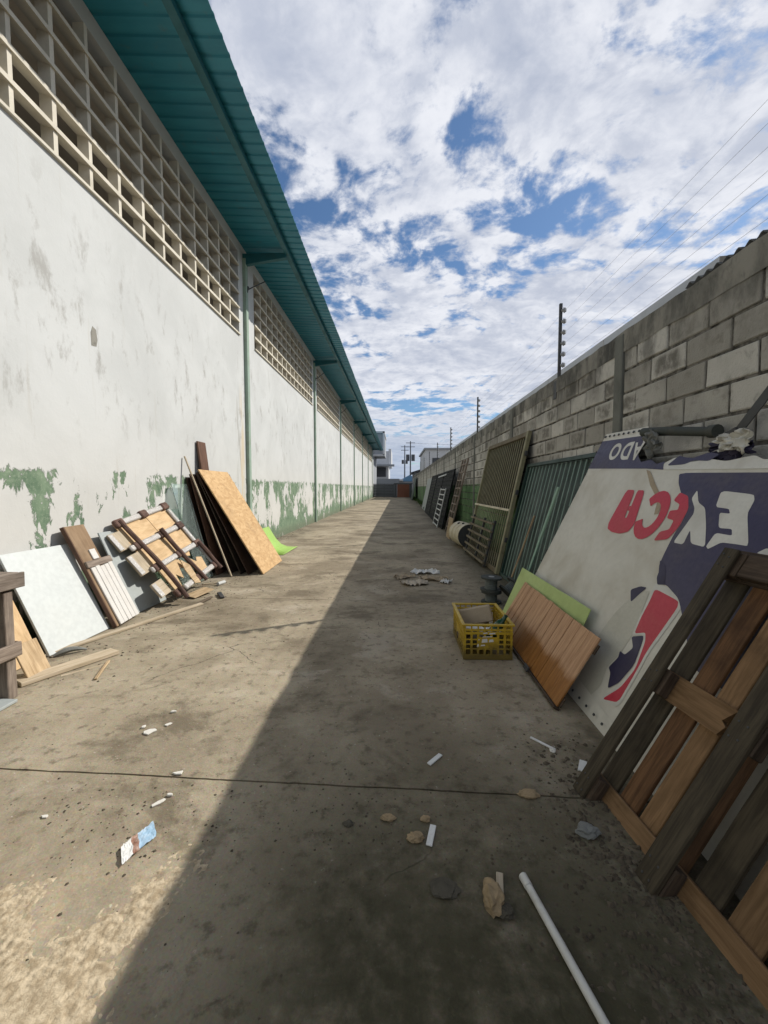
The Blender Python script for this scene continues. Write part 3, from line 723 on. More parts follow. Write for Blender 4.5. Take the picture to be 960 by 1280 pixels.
for k, (u, v0, v1) in enumerate(((.16, -.02, 1.20), (.66, .0, .90), (1.14, .0, .50))):
    pts = [M @ Vector((u + .02 * math.sin(3 * s + k), v0 + (v1 - v0) * s, .075 + .012 * math.sin(5 * s + k * 2))) for s in [i / 8 for i in range(9)]]
    rr = [.030 + .006 * noise.noise(Vector((i * 1.3, k * 5, 0))) for i in range(9)]
    MB().tube(pts, rr, 8).build('batten', 'wrapped_bark', t, True, M=frame(pts[0], pts[-1] - pts[0], (1, 0, .3)))
    for v in (1.14, .80, .46, .06):
        if v0 - .02 < v < v1: sub(M, (u - .075, v - .012, .010), (u + .075, v + .087, .066), 'sleeve', 'wrapped_bark', t, .012)
for u, v in ((.62, 1.14), (1.10, 1.14), (1.08, .80)): sub(M, (u - .07, v - .012, .010), (u + .07, v + .09, .072), 'sleeve', 'wrapped_bark', t, .014)
for (v0, v1) in ((.86, 1.10), (.50, .78), (.16, .36)):
    sub(M, (-.09, v0, -.02), (.12, v1, .012), 'deck_stub', 'pale_pine', t, .004)
    sub(M, (-.10, v0 + .01, .013), (-.03, v1 - .01, .022), 'film_wrap', 'plastic_film', t, .003)
tag(board('plywood_scrap', (-2.62, 5.12, .012), (.10, .34, .03), (-.16, .05, .02), .01, 'pine'), 'small torn plywood scrap on the floor under the crate lid', 'scrap')

# hammer-like tools on the floor
t = thing('hammer', (-2.68, 5.9, .02), 'small hammer with metal head lying on floor beside the crate lid', 'hammer')
MB().tube([(-2.86, 5.80, .03), (-2.64, 5.90, .03)], .012, 8).build('handle', 'pale_pine', t, True)
MB().tube([(-2.64, 5.84, .03), (-2.60, 5.98, .03)], .026, 8).build('head', 'white_steel', t, True)
tag(board('black_handle', (-2.44, 5.36, .004), (.14, -.22, 0), (.05, .03, 0), .03, 'dark_steel', bevel=.008), 'short black tool handle lying on the sunny floor', 'tool')
tag(board('timber_lath', (-3.05, 3.16, .003), (.66, 1.72, 0), (-.055, .02, 0), .022, 'pale_pine'), 'long thin timber lath on floor along the foot of the leaning panels', 'lath')
tag(board('broken_lath', (-2.46, 4.80, .003), (.06, .36, .01), (-.035, .005, 0), .02, 'old_wood'), 'short dark broken lath continuing beyond the long timber lath', 'lath')
tag(board('loose_plank', (-2.72, 2.78, .004), (.31, .60, 0), (-.115, .06, 0), .032, 'pale_pine'), 'loose pale plank on the floor beside the workbench leg', 'plank')
tag(board('wood_stick', (-2.41, 3.23, .003), (.13, -.32, 0), (.022, .009, 0), .012, 'pine'), 'thin wooden stick on the floor by the loose pale plank', 'stick')
tag(board('wood_sliver', (-2.60, 2.98, .003), (.22, .24, 0), (.018, -.016, 0), .006, 'pale_pine'), 'flat wood sliver in front of the loose pale plank', 'sliver')
pts = [(-2.93 + .17 * s, 3.30 + .16 * s, .012 + .03 * math.sin(s * math.pi)) for s in [i / 6 for i in range(7)]]
tag(MB().tube(pts, [.012, .02, .026, .024, .02, .014, .006], 6).build('rag', 'rag_grey', None, True), 'dark curled rag or bark strip on floor before the white panel', 'rag')

# glass panes
tag(board('glass_pane', (-2.98, 5.98, .02), (0, .44, 0), (-.40, 0, 1.48), .008, 'glass', bevel=.001, long=1), 'clear greenish glass pane leaning on the wall behind the crate lid', 'glass pane')
tag(board('glass_pane', (-3.10, 5.72, .02), (0, .40, 0), (-.26, 0, 1.10), .008, 'glass', bevel=.001, long=1), 'shorter glass pane leaning behind the larger clear one', 'glass pane')

# stack of sheets with OSB in front
def sheet_lean(name, xb, y0, y1, xt, zt, th, m, label, cat='board', yt=0.0, long=1):
    return tag(board(name, (xb, y0, 0), (0, y1 - y0, 0), (xt - xb, yt, zt), th, m, long=long, bevel=.002), label, cat)
sheet_lean('dark_sheet', -3.14, 6.50, 7.7, -3.425, 1.60, .02, 'dark_laminate', 'dark brown laminate sheet nearest the wall in the leaning stack')
sheet_lean('dark_sheet', -2.98, 6.55, 7.75, -3.395, 1.66, .02, 'brown_board', 'reddish brown sheet second from the wall in the leaning stack')
sheet_lean('dark_sheet', -2.80, 6.62, 7.85, -3.365, 1.66, .018, 'dark_laminate', 'very dark sheet in the middle of the leaning stack')
sheet_lean('dark_sheet', -2.62, 6.64, 7.9, -3.335, 1.68, .02, 'dark_wood', 'dark weathered wood sheet third behind the OSB')
sheet_lean('dark_sheet', -2.47, 6.60, 7.9, -3.300, 1.69, .018, 'dark_laminate', 'dark sheet directly behind the lower edge of the OSB')
tag(board('osb_board', (-2.235, 6.62, 0), (-.05, 1.26, 0), (-1.035, .02, 1.73), .022, 'osb', bevel=.002), 'large golden OSB board leaning in front of the dark sheets', 'board')
tag(board('thin_strip', (-2.70, 6.44, .0), (.0, .03, 0), (-.715, .02, 1.94), .02, 'pale_pine', long=1), 'long thin pale wood strip leaning across the dark sheets', 'strip')
tag(board('brown_plank', (-3.18, 6.88, .0), (0, .28, 0), (-.245, 0, 2.23), .03, 'brown_board', long=1), 'narrow reddish brown plank standing up behind the OSB board', 'plank')
tag(board('small_plywood', (-3.24, 7.9, .0), (0, .55, 0), (-.18, 0, 1.55), .015, 'pine', long=1), 'small plywood piece leaning just beyond the OSB board', 'board')
# lime sheet, curled at its foot
m = MB(); V = []
prof2 = [(-3.12, .50), (-3.04, .36), (-2.94, .20), (-2.82, .08), (-2.68, .022), (-2.5, .010), (-2.42, .02)]
for x, z in prof2:
    V += [(x, 8.55, z), (x, 9.75, z)]
m.add(V, [(2 * i, 2 * i + 2, 2 * i + 3, 2 * i + 1) for i in range(len(prof2) - 1)])
o = m.build('lime_sheet', 'lime_sheet', None, True); md = o.modifiers.new('thickness', 'SOLIDIFY'); md.thickness = .004
tag(o, 'bright lime green plastic sheet curling on the floor beyond the OSB', 'sheet')

# ================================================================ right side
# ---- sign board, upside down, torn
t = thing('sign_board', (1.65, 3.0, 0), 'large upside down torn advertising sign board leaning on the block wall', 'sign')
S = frame((1.207, 4.32, 0.0), (0, -1, 0), (.913, 0, 1.93))
def soften(pts, k=.12, it=2):
    for _ in range(it):
        q = []
        for a, b in zip(pts, pts[1:] + pts[:1]):
            q += [(a[0] + (b[0] - a[0]) * k, a[1] + (b[1] - a[1]) * k), (b[0] - (b[0] - a[0]) * k, b[1] - (b[1] - a[1]) * k)]
        pts = q
    return pts
def SP(pts, name, m, n0, t_=.0015, parent=t):
    if name in ('letter', 'emblem', 'emblem_outline', 'torn_flap', 'purple_field'): pts = soften(pts)
    return fpoly(S, pts, .0002, name, m, parent, (.0012 if name == 'upper_face' else .0022 + (n0 - .0125) * .3))
face = MB(); V = []; nu, nv = 44, 36
def stop(u): return 2.205 - .035 * u if u < .82 else 1.80 - .03 * (u - .82)
for j in range(nv + 1):
    for i in range(nu + 1):
        u = 3.3 * i / nu; v = 1.805 * j / nv
        bend = .001 * noise.noise(Vector((u * 1.3, v * 1.1, 3))) + .0003 * noise.noise(Vector((u * 5, v * 4, 0)))
        V.append(S @ Vector((u, v * (1 - .018 * u), bend)))
face.add(V, [(j * (nu + 1) + i, j * (nu + 1) + i + 1, (j + 1) * (nu + 1) + i + 1, (j + 1) * (nu + 1) + i) for j in range(nv) for i in range(nu)])
o = face.build('face', 'sign_white', t, True, M=S)
# steel frame behind
for a, b in (((0, 0, -.07), (.05, 2.19, -.02)), ((0.05, 0, -.07), (3.3, .05, -.02)), ((.05, 1.68, -.07), (3.3, 1.73, -.02)), ((.05, .85, -.07), (3.3, .90, -.02)), ((1.6, .05, -.07), (1.65, .85, -.02)), ((.05, 2.10, -.07), (.70, 2.15, -.02))):
    sub(S, a, b, 'frame_tube', 'galvanised', t, .003)
SP([(-.005, 1.79), (.80, 1.765), (.84, 1.85), (.76, 1.94), (.80, 2.03), (.73, 2.10), (.74, 2.175), (0, 2.205)], 'upper_face', 'sign_white', .0, .004)
SP([(-.004, 1.815), (1.02, 1.765), (1.24, 1.745), (1.21, 1.815), (1.12, 1.80), (1.02, 1.845), (.90, 1.83), (.84, 1.87), (.76, 1.94), (.79, 2.00), (.73, 2.09), (-.004, 2.125)], 'purple_band', 'sign_purple', .0125, .002)
SP([(1.24, 1.745), (2.0, 1.715), (2.6, 1.70), (2.6, 1.755), (2.06, 1.765), (1.98, 1.80), (1.80, 1.775), (1.66, 1.80), (1.50, 1.79), (1.40, 1.81), (1.31, 1.84), (1.21, 1.80)], 'torn_flap', 'sign_letter', .014, .002)
SP([(1.26, 1.775), (1.44, 1.775), (1.52, 1.80), (1.66, 1.785), (1.72, 1.83), (1.62, 1.85), (1.50, 1.82), (1.42, 1.83), (1.34, 1.85)], 'torn_flap', 'sign_purple', .018, .002)
for k in range(9): MB().tube([S @ Vector((.04 + k * .085, 2.165 - .003 * k, .008)), S @ Vector((.04 + k * .085, 2.165 - .003 * k, .016))], .012, 6).build('rivet', 'dark_steel', t)
for k in range(16): MB().tube([S @ Vector((.018, .12 + k * .125, .014)), S @ Vector((.018, .12 + k * .125, .022))], .009, 6).build('rivet', 'dark_steel', t)
def letter(ch, u0, u1, v0, v1, m, n0, shear=.0, bold=.02, t_=.0015):
    """a character turned upside down and fitted into the box (u0..u1, v0..v1) of the sign"""
    cu = bpy.data.curves.new('letter', 'FONT'); cu.body = ch; cu.size = 1; cu.offset = bold; cu.resolution_u = 5
    to = bpy.data.objects.new('letter', cu); col.objects.link(to); dg = bpy.context.evaluated_depsgraph_get(); dg.update()
    me = bpy.data.meshes.new_from_object(to.evaluated_get(dg)); col.objects.unlink(to); bpy.data.objects.remove(to)
    xs = [v.co.x for v in me.vertices]; ys_ = [v.co.y for v in me.vertices]
    Mx = S @ Matrix.Translation(((u0 + u1) / 2, (v0 + v1) / 2, .0022 + (n0 - .0125) * .3))
    for v in me.vertices:
        a = (v.co.x - min(xs)) / (max(xs) - min(xs)); b = (v.co.y - min(ys_)) / (max(ys_) - min(ys_))
        a, b = 1 - a, 1 - b
        v.co = Vector(((a - .5) * (u1 - u0) + shear * (b - .5), (b - .5) * (v1 - v0), .001))
    me.materials.clear(); me.materials.append(MATS[m])
    o = bpy.data.objects.new('letter', me); link(o, t)
    o.matrix_local = Matrix.Translation(-wloc(t)) @ Mx
    return o
letter('O', .29, .47, 1.885, 2.06, 'sign_letter', .0155, -.03, .03)
letter('D', .505, .66, 1.870, 2.045, 'sign_letter', .0155, -.03, .03)
letter('A', .685, .83, 1.855, 2.03, 'sign_letter', .0155, -.03, .03)
NL = .016
# red ECA, upside down, drawn heavy and leaning
SP([(.905, 1.58), (1.02, 1.578), (1.07, 1.34), (1.10, 1.34), (1.055, 1.578), (1.15, 1.575), (1.235, 1.30), (1.21, 1.235), (1.12, 1.205), (1.00, 1.205), (.915, 1.225), (.885, 1.28)], 'letter', 'sign_red', NL)
SP([(1.055, 1.44), (1.06, 1.40), (1.105, 1.40), (1.095, 1.44)], 'letter', 'sign_red', NL + .002)
ARC = None
def arc(cx, cy, rx, ry, a0, a1, n=12): return [(cx + rx * math.cos(R(a0 + (a1 - a0) * i / n)), cy + ry * math.sin(R(a0 + (a1 - a0) * i / n))) for i in range(n + 1)]
SP(arc(1.375, 1.385, .155, .19, 200, 500, 18) + arc(1.375, 1.385, .075, .10, 500, 200, 18), 'letter', 'sign_red', NL)
SP([(1.535, 1.205), (1.66, 1.235), (1.70, 1.33), (1.70, 1.45), (1.64, 1.54), (1.545, 1.565), (1.525, 1.505), (1.60, 1.48), (1.61, 1.44), (1.54, 1.43), (1.55, 1.375), (1.625, 1.365), (1.625, 1.30), (1.55, 1.275)], 'letter', 'sign_red', NL)
# dark purple field on the right
SP([(1.435, 1.712), (1.485, 1.63), (1.60, 1.52), (1.70, 1.445), (1.705, 1.35), (1.69, 1.27), (1.695, 1.135), (1.703, 1.06), (1.74, 1.00), (1.77, .94), (1.85, .955), (1.99, .905), (2.10, .80), (2.3, .60), (2.9, .60), (2.9, 1.66), (2.06, 1.69)], 'purple_field', 'sign_purple', .015, .002)
SP([(1.691, 1.584), (1.681, 1.524), (1.748, 1.461), (1.765, 1.423), (1.752, 1.356), (1.722, 1.22), (1.811, 1.22), (1.805, 1.32), (1.866, 1.235), (1.982, 1.229), (1.907, 1.359), (1.831, 1.466), (1.754, 1.50)], 'letter', 'sign_letter', .0185, .0015)
SP([(1.884, 1.58), (2.112, 1.56), (2.134, 1.527), (2.134, 1.45), (2.24, 1.277), (2.169, 1.277), (2.071, 1.273), (2.008, 1.222), (1.985, 1.236), (2.001, 1.322), (2.114, 1.319), (2.092, 1.356), (2.003, 1.352), (1.954, 1.443), (2.028, 1.442), (2.004, 1.47), (1.905, 1.476)], 'letter', 'sign_letter', .0185, .0015)
SP([(2.30, 1.25), (2.34, 1.285), (2.6, 1.28), (2.6, 1.16), (2.37, 1.20)], 'letter', 'sign_letter', .0185, .0015)
# emblem at the lower right: outlined red blade and navy wing
SP([(1.75, .955), (2.02, .925), (2.04, .85), (1.985, .56), (1.985, .40), (1.975, .185), (1.79, .135), (1.90, .29), (1.935, .43), (1.90, .585), (1.875, .625), (1.785, .585), (1.77, .715), (1.765, .82)], 'emblem_outline', 'sign_letter', .0135, .0012)
SP([(1.775, .91), (1.996, .893), (2.014, .856), (1.965, .562), (1.965, .409), (1.957, .209), (1.82, .152), (1.915, .286), (1.951, .431), (1.916, .600), (1.882, .645), (1.80, .605), (1.785, .713), (1.785, .819)], 'emblem', 'sign_red', .0152, .0012)
SP([(1.79, .58), (1.879, .622), (1.895, .601), (1.925, .446), (1.885, .305), (1.82, .225), (1.776, .314), (1.735, .335), (1.772, .422), (1.758, .464), (1.814, .462), (1.85, .526)], 'emblem', 'sign_navy', .0146, .0012)
SP([(1.562, .844), (1.64, .89), (1.701, .897), (1.665, .838), (1.626, .767)], 'emblem', 'sign_navy', .0146, .0012)
SP(arc(1.78, .36, .30, .53, 98, 236, 22) + [(1.70, .10), (1.75, .2), (1.72, .33), (1.77, .45), (1.79, .6), (1.765, .75)], 'emblem', 'sign_grey', .0125, .0012)
SP([(1.689, 1.092), (1.763, 1.067), (1.837, .954), (1.776, .937), (1.74, .98), (1.733, 1.02)], 'torn_flap', 'sign_navy', .019, .0012)
SP([(1.40, .14), (2.2, .085), (2.2, .0), (1.40, .0)], 'lower_trim', 'sign_white', .016, .004)
for k in range(6): MB().tube([S @ Vector((1.45 + k * .1, .05, .02)), S @ Vector((1.45 + k * .1, .05, .026))], .009, 6).build('rivet', 'dark_steel', t)
# brown stain smear
SP([(1.03, 1.755), (1.09, 1.74), (1.25, 1.62), (1.42, 1.50), (1.44, 1.40), (1.40, 1.39), (1.36, 1.50), (1.18, 1.62)], 'stain', 'cardboard', .0150, .0004)

# crumpled vinyl and pipe hooked over the top of the sign
def crumple(name, c, su, sv, m, label, cat, seed):
    mb = MB(); V = []; n = 16
    for j in range(n + 1):
        for i in range(n + 1):
            u = i / n - .5; v = j / n - .5; q = Vector((u * 5 + seed, v * 5, seed))
            V.append(Vector(c) + Vector((.05 * noise.noise(q) + .03 * noise.noise(q * 2.3), -u * su * (1 - .35 * abs(v)) + .03 * noise.noise(q + Vector((4, 0, 0))), v * sv * (1 + .3 * math.sin(u * 6 + seed)) + .04 * noise.noise(q + Vector((0, 7, 0))))))
    mb.add(V, [(j * (n + 1) + i, j * (n + 1) + i + 1, (j + 1) * (n + 1) + i + 1, (j + 1) * (n + 1) + i) for j in range(n) for i in range(n)])
    o = mb.build(name, m, None, True); md = o.modifiers.new('thickness', 'SOLIDIFY'); md.thickness = .003
    return tag(o, label, cat)
crumple('crumpled_vinyl', (2.02, 2.58, 1.675), .36, .14, 'sign_navy', 'dark crumpled vinyl hanging over the upper right of the sign', 'vinyl', 2.3)
crumple('crumpled_vinyl', (1.985, 2.52, 1.72), .24, .10, 'sign_letter', 'pale crumpled vinyl scrap on top of the dark crumpled vinyl', 'vinyl', 5.1)
crumple('crumpled_vinyl', (2.0, 3.30, 1.80), .17, .17, 'rag_grey', 'grey torn vinyl bunched beside the upside down white letters', 'vinyl', 8.6)
tag(MB().tube([(2.02, 3.46, 1.90), (2.06, 3.2, 1.875), (2.11, 2.86, 1.825)], [.036, .034, .032], 12).tube([(2.115, 2.86, 1.826), (2.118, 2.80, 1.822)], .044, 12).build('grey_pipe', 'spool_dark', None, True), 'dark grey pipe lying on the top edge of the sign', 'pipe')
t = thing('steel_brace', (2.1, 2.5, 1.75), 'black steel flat brace slanting up the block wall at right edge', 'brace')
board('flat_bar', (2.13, 2.66, 1.74), (0, -.36, .36), (0, .045, .045), .008, 'dark_steel', t)
board('foot', (2.10, 2.70, 1.74), (0, -.10, .03), (.0, .02, .05), .02, 'dark_steel', t)

# ---- lime board and varnished panel leaning on the sign
tag(board('lime_board', (1.145, 4.50, 0), (.02, -1.55, 0), (.24, 0, .565), .008, 'lime_board'), 'lime green board leaning between the sign and the brown slatted panel', 'board')
t = thing('slatted_panel', (1.15, 3.4, 0), 'varnished brown slatted wooden panel leaning in front of the lime board', 'panel')
M = frame((1.062, 4.20, 0), (-.01, -1.64, 0), (.27, 0, .465)); n = 13; wds = [random.uniform(.09, .16) for _ in range(n)]; sc = 1.58 / sum(wds)
u = .01
for wd in wds:
    g_ = random.choice((.003, .005, .011))
    sub(M, (u, .012, .013), (u + wd * sc - g_, .54 + random.uniform(-.004, .006), .026), 'slat', 'varnished_slats', t, .002, long=1); u += wd * sc
sub(M, (0, .02, .002), (1.6, .09, .0125), 'batten', 'dark_wood', t); sub(M, (0, .43, .002), (1.6, .50, .0125), 'batten', 'dark_wood', t)
sub(M, (0.0, -.005, .0), (1.6, .011, .045), 'lower_edge', 'dark_wood', t)
sub(M, (1.0, -.01, .046), (1.08, .03, .065), 'hinge', 'dark_steel', t, .004)

# ---- yellow crate
t = thing('plastic_crate', (.77, 3.7, 0), 'dirty yellow plastic crate full of scrap on the shaded floor', 'crate')
cx0, cx1, cy0, cy1, ch = .555, .965, 3.375, 4.0, .29
def crate_side(p, U, tdir):
    """lattice side: corner p, horizontal vector U, outward dir"""
    m = MB(); U = Vector(U); L = U.length; u = U.normalized(); Md = frame(p, u, (0, 0, 1))
    def bx(a, b): m.v and None; f = fbox(Md, a, b); m.add(f.v, f.f)
    bx((0, 0, -.006), (L, .045, .006)); bx((0, ch - .075, -.006), (L, ch - .055, .006)); bx((0, ch - .045, -.006), (L, ch - .03, .006))
    n = max(4, int(L / .052))
    for i in range(n + 1):
        c = .012 + (L - .024) * i / n; bx((c - .009, .045, -.005), (c + .009, ch - .075, .005)); bx((c - .006, ch - .055, -.005), (c + .006, ch - .0, .005))
    for z in (.085, .125, .165): bx((.0, z, -.004), (L, z + .011, .004))
    bx((L * .32, .10, -.0045), (L * .68, .19, .0045))
    return m.build('side_panel', 'yellow_plastic', t)
crate_side((cx0, cy0, 0.005), (cx1 - cx0, 0, 0), -1); crate_side((cx0, cy1, 0.005), (cx1 - cx0, 0, 0), 1)
crate_side((cx0 + .007, cy0 + .007, 0.005), (0, cy1 - cy0 - .014, 0), -1); crate_side((cx1 - .007, cy0 + .007, 0.005), (0, cy1 - cy0 - .014, 0), 1)
rm = MB()
for a, b in (((cx0 - .014, cy0 - .014), (cx1 + .014, cy0 + .014)), ((cx0 - .014, cy1 - .014), (cx1 + .014, cy1 + .014)), ((cx0 - .014, cy0 + .014), (cx0 + .014, cy1 - .014)), ((cx1 - .014, cy0 + .014), (cx1 + .014, cy1 - .014))):
    rm.box((a[0], a[1], ch), (b[0], b[1], ch + .016))
rm.build('rim', 'yellow_plastic', t, bevel=.003)
MB().box((cx0 + .01, cy0 + .01, .004), (cx1 - .01, cy1 - .01, .02)).build('base', 'yellow_plastic', t)
pr = MB(); PM = frame((cx0, cy0 - .0065, 0), (1, 0, 0), (0, 0, 1))
for (a, b, c_, d) in ((.16, .225, .20, .238), (.21, .222, .265, .236), (.155, .196, .24, .206), (.12, .17, .135, .182), (.15, .15, .20, .185), (.21, .155, .25, .18), (.11, .115, .13, .14), (.14, .12, .18, .135)):
    pr.prism([(a, b), (c_, b + .004), (c_ - .004, d), (a + .006, d - .003)], PM, .0012)
pr.build('worn_print', 'paper_white', t)
# contents
b = thing('bottle', (.92, 3.47, .2), 'dark green glass bottle sticking out of the yellow crate', 'bottle')
MB().tube([(.80, 3.52, .14), (.86, 3.50, .235), (.895, 3.485, .285), (.905, 3.482, .30), (.93, 3.473, .345), (.932, 3.472, .35)], [.042, .044, .036, .022, .015, .019], 12).build('body', 'bottle_glass', b, True)
tag(board('brown_bundle', (.62, 3.93, .10), (.30, -.08, .09), (.02, .02, .15), .09, 'cardboard', bevel=.01), 'brown cardboard bundle lying inside the yellow crate', 'bundle')
m = MB(); V = []; n = 14
for j in range(n + 1):
    for i in range(n + 1):
        x = .575 + .30 * i / n; y = 3.40 + .34 * j / n
        V.append((x, y, .25 + .035 * noise.noise(Vector((x * 9, y * 9, 0))) + .02 * noise.noise(Vector((x * 25, y * 25, 3))) - .10 * (j / n)))
m.add(V, [(j * (n + 1) + i, j * (n + 1) + i + 1, (j + 1) * (n + 1) + i + 1, (j + 1) * (n + 1) + i) for j in range(n) for i in range(n)])
o = m.build('crumpled_sack', 'paper_white', None, False); o.modifiers.new('thickness', 'SOLIDIFY').thickness = .003
tag(o, 'crumpled white sack filling the front of the yellow crate', 'sack')
tag(board('wood_block', (.60, 3.62, .07), (.26, .20, .06), (-.05, .07, .0), .06, 'old_wood'), 'short old wood block buried inside the yellow crate', 'block')

# ---- cable spools
def spool(c, tilt, r, h, label):
    t = thing('cable_spool', c, label, 'cable spool', 'cable spools behind the yellow crate')
    ax = Vector(tilt).normalized(); c = Vector(c)
    for a in (0, h - .022): MB().tube([c + ax * a, c + ax * (a + .022)], r, 20).build('flange', 'spool_dark', t, True)
    pts = [c + ax * (.022 + (h - .044) * i / 12) for i in range(13)]
    MB().tube(pts, [r * .56 + .006 * (i % 2) for i in range(13)], 16).build('wound_cable', 'spool_cable', t, True)
    MB().tube([c + ax * h, c + ax * (h + .004)], r * .28, 10).build('hub', 'galvanised', t)
spool((1.18, 5.10, 0.0), (0, 0, 1), .125, .15, 'lower upright dark cable spool on the floor behind the crate')
spool((1.17, 5.09, .157), (.03, -.02, 1), .130, .175, 'upright dark cable spool standing on top of another spool')
spool((1.36, 5.06, .13), (.72, .15, .65), .13, .17, 'tilted dark cable spool resting beside the two stacked spools')

# ---- green bar fence panel
t = thing('bar_fence', (1.9, 5.4, 0), 'dark green steel bar fence panel leaning behind the sign', 'fence panel')
M = frame((1.72, 6.72, 0), (.0, -2.5, 0), (.42, 0, 1.82)); HT = 1.86
sub(M, (0, 0, 0), (.05, HT, .04), 'stile', 'fence_green', t); sub(M, (2.45, 0, 0), (2.5, HT, .04), 'stile', 'fence_green', t)
sub(M, (.05, HT - .05, 0), (2.45, HT, .04), 'rail', 'fence_green', t); sub(M, (.05, .0, 0), (2.45, .05, .04), 'rail', 'fence_green', t)
sub(M, (.05, .05, -.012), (2.45, HT - .05, -.006), 'backing_sheet', 'fence_green', t, 0)
for k in range(17): sub(M, (.12 + k * .138, .05, .008), (.142 + k * .138, HT - .05, .016), 'bar', 'fence_bar_highlight', t, .002)
tag(board('mint_lath', (1.30, 4.60, 0), (.03, .03, .0), (.66, .02, 1.38), .02, 'mint_paint', long=1), 'pale mint green lath leaning beside the left edge of the sign', 'lath')
tag(board('tan_stick', (1.58, 5.85, 0.0), (.0, .025, 0), (.36, 0, 1.05), .02, 'pine', long=1), 'thin tan stick leaning on the green bar fence panel', 'stick')

# ---- big beige gate
t = thing('steel_gate', (1.85, 8.1, 0), 'large rusty beige steel gate with vertical bars leaning on wall', 'gate')
M = frame((1.62, 9.42, 0), (.06, -2.64, 0), (.50, 0, 2.36)); HT = 2.41; WD = 2.68
sub(M, (0, 0, 0), (.07, HT, .05), 'stile', 'gate_beige', t); sub(M, (WD - .09, 0, 0), (WD, HT, .06), 'stile', 'gate_beige', t)
for v in (0.0, HT - .08): sub(M, (.07, v, 0), (WD - .09, v + .08, .05), 'rail', 'gate_rust', t)
sub(M, (.02, 1.06, .052), (WD - .05, 1.10, .075), 'mid_rail', 'cream_steel', t)
sub(M, (.07, 1.10, .0), (WD - .09, HT - .08, .006), 'upper_sheet', 'gate_sheet', t, 0)
for k in range(19): sub(M, (.155 + k * .128, .08, .008), (.183 + k * .128, HT - .08, .016), 'bar', 'gate_beige', t, .003)
for v in (.55, 1.35, 2.0): sub(M, (WD + .001, v, .0), (WD + .03, v + .08, .045), 'hinge', 'dark_steel', t, .004)
# small rack at the foot of the gate
t = thing('metal_rack', (1.6, 8.2, 0), 'low dark metal rack of six bars standing before the beige gate', 'rack')
M = frame((1.56, 9.15, 0), (.05, -1.85, 0), (.19, 0, .80))
for k in range(6): sub(M, (.0, .05 + k * .145, .07), (1.85, .09 + k * .145, .11), 'bar', 'gate_rust', t, .003)
for u in (.04, 1.0, 1.75): sub(M, (u, 0, .03), (u + .05, .86, .069), 'upright', 'dark_steel', t, .003)

# ---- oil drum lying on its side
t = thing('oil_drum', (1.62, 10.2, 0), 'cream steel oil drum lying on its side beside the beige gate', 'drum')
R0 = .29; A = Vector((1.70, 9.62, R0 + .004)); B = Vector((1.60, 10.5, R0 + .004)); D = (B - A)
rr, pp = [], []
for s, k in ((0, .97), (.012, 1.0), (.03, .985), (.31, .985), (.325, 1.02), (.345, 1.02), (.36, .985), (.64, .985), (.655, 1.02), (.675, 1.02), (.69, .985), (.97, .985), (.99, 1.0), (1, .97)):
    pp.append(A + D * s); rr.append(R0 * k)
MB().tube(pp, rr, 28, cap=False).build('shell', 'cream_steel', t, True)
dn = D.normalized()
MB().tube([A + dn * .012, A + dn * .016], R0 * .965, 28).build('lid', 'dark_steel', t); MB().tube([B - dn * .016, B - dn * .012], R0 * .965, 28).build('bottom', 'cream_steel', t)
for a in (.12, .52): MB().tube([A + D * (.25 + a * .3) + Vector((-.06 - a * .2, 0, R0 * .93)), A + D * (.25 + a * .3) + Vector((-.065 - a * .21, 0, R0 * 1.03))], .03, 8).build('bung', 'dark_steel', t)

# ---- tan ladder frame, dark gates, white grille further down
t = thing('wooden_ladder', (1.85, 12.5, 0), 'tan wooden ladder frame leaning on wall beyond the oil drum', 'ladder')
M = frame((1.58, 13.3, 0), (0, -1.1, 0), (.54, 0, 2.3))
for u in (0, .5, 1.04): sub(M, (u, 0, 0), (u + .06, 2.36, .05), 'rail', 'grey_wood', t)
for k in range(9): sub(M, (.06, .18 + k * .25, .012), (1.04, .22 + k * .25, .048), 'rung', 'grey_wood', t)
tag(board('tan_board', (1.45, 12.1, 0), (0, -.8, 0), (.10, 0, .58), .02, 'pine'), 'tan board standing at the foot of the wooden ladder', 'board')
M0 = frame((1.62, 23.8, 0), (-.02, -3.2, 0), (.44, 0, 2.06))
for k in range(3):
    t = thing('dark_gate', (1.85, 22.2 - k * 3.3, 0), 'dark steel gate panel leaning on wall, %s of three' % ('farthest', 'middle', 'nearest')[k], 'gate', 'dark gate panels leaning on the block wall')
    M = frame((1.62 - .03 * k, 23.8 - k * 3.3, 0), (-.01, -3.2, 0), (.44, 0, 2.08))
    HT = 2.12
    sub(M, (0, 0, 0), (.07, HT, .05), 'stile', 'black_gate', t); sub(M, (3.13, 0, 0), (3.2, HT, .05), 'stile', 'black_gate', t)
    for v in (0, HT - .07): sub(M, (.07, v, 0), (3.13, v + .07, .05), 'rail', 'black_gate', t)
    for j in range(12): sub(M, (.07, .08 + j * .164, .01), (3.13, .08 + j * .164 + .15, .03), 'slat', 'black_gate', t, .003)
tag(board('white_batten', (1.68, 16.9, 1.83), (0, -2.6, .03), (.03, 0, .05), .02, 'white_steel'), 'white batten lying across the top of the nearest dark gate', 'batten')
t = thing('window_grille', (1.6, 15.4, 0), 'white steel window grille leaning in front of the dark gates', 'grille')
M = frame((1.42, 16.3, 0), (0, -1.7, 0), (.32, 0, 1.42)); HT = 1.45
for u in (0, 1.65): sub(M, (u, 0, 0), (u + .05, HT, .03), 'stile', 'white_steel', t)
for k in range(8): sub(M, (.05, .04 + k * .19, .004), (1.65, .08 + k * .19, .03), 'bar', 'white_steel', t)
tag(board('pale_sheet', (1.70, 28.5, 0), (0, -3.4, 0), (.42, 0, 2.0), .02, 'grey_panel'), 'pale translucent looking sheet leaning beyond the dark gates', 'sheet')
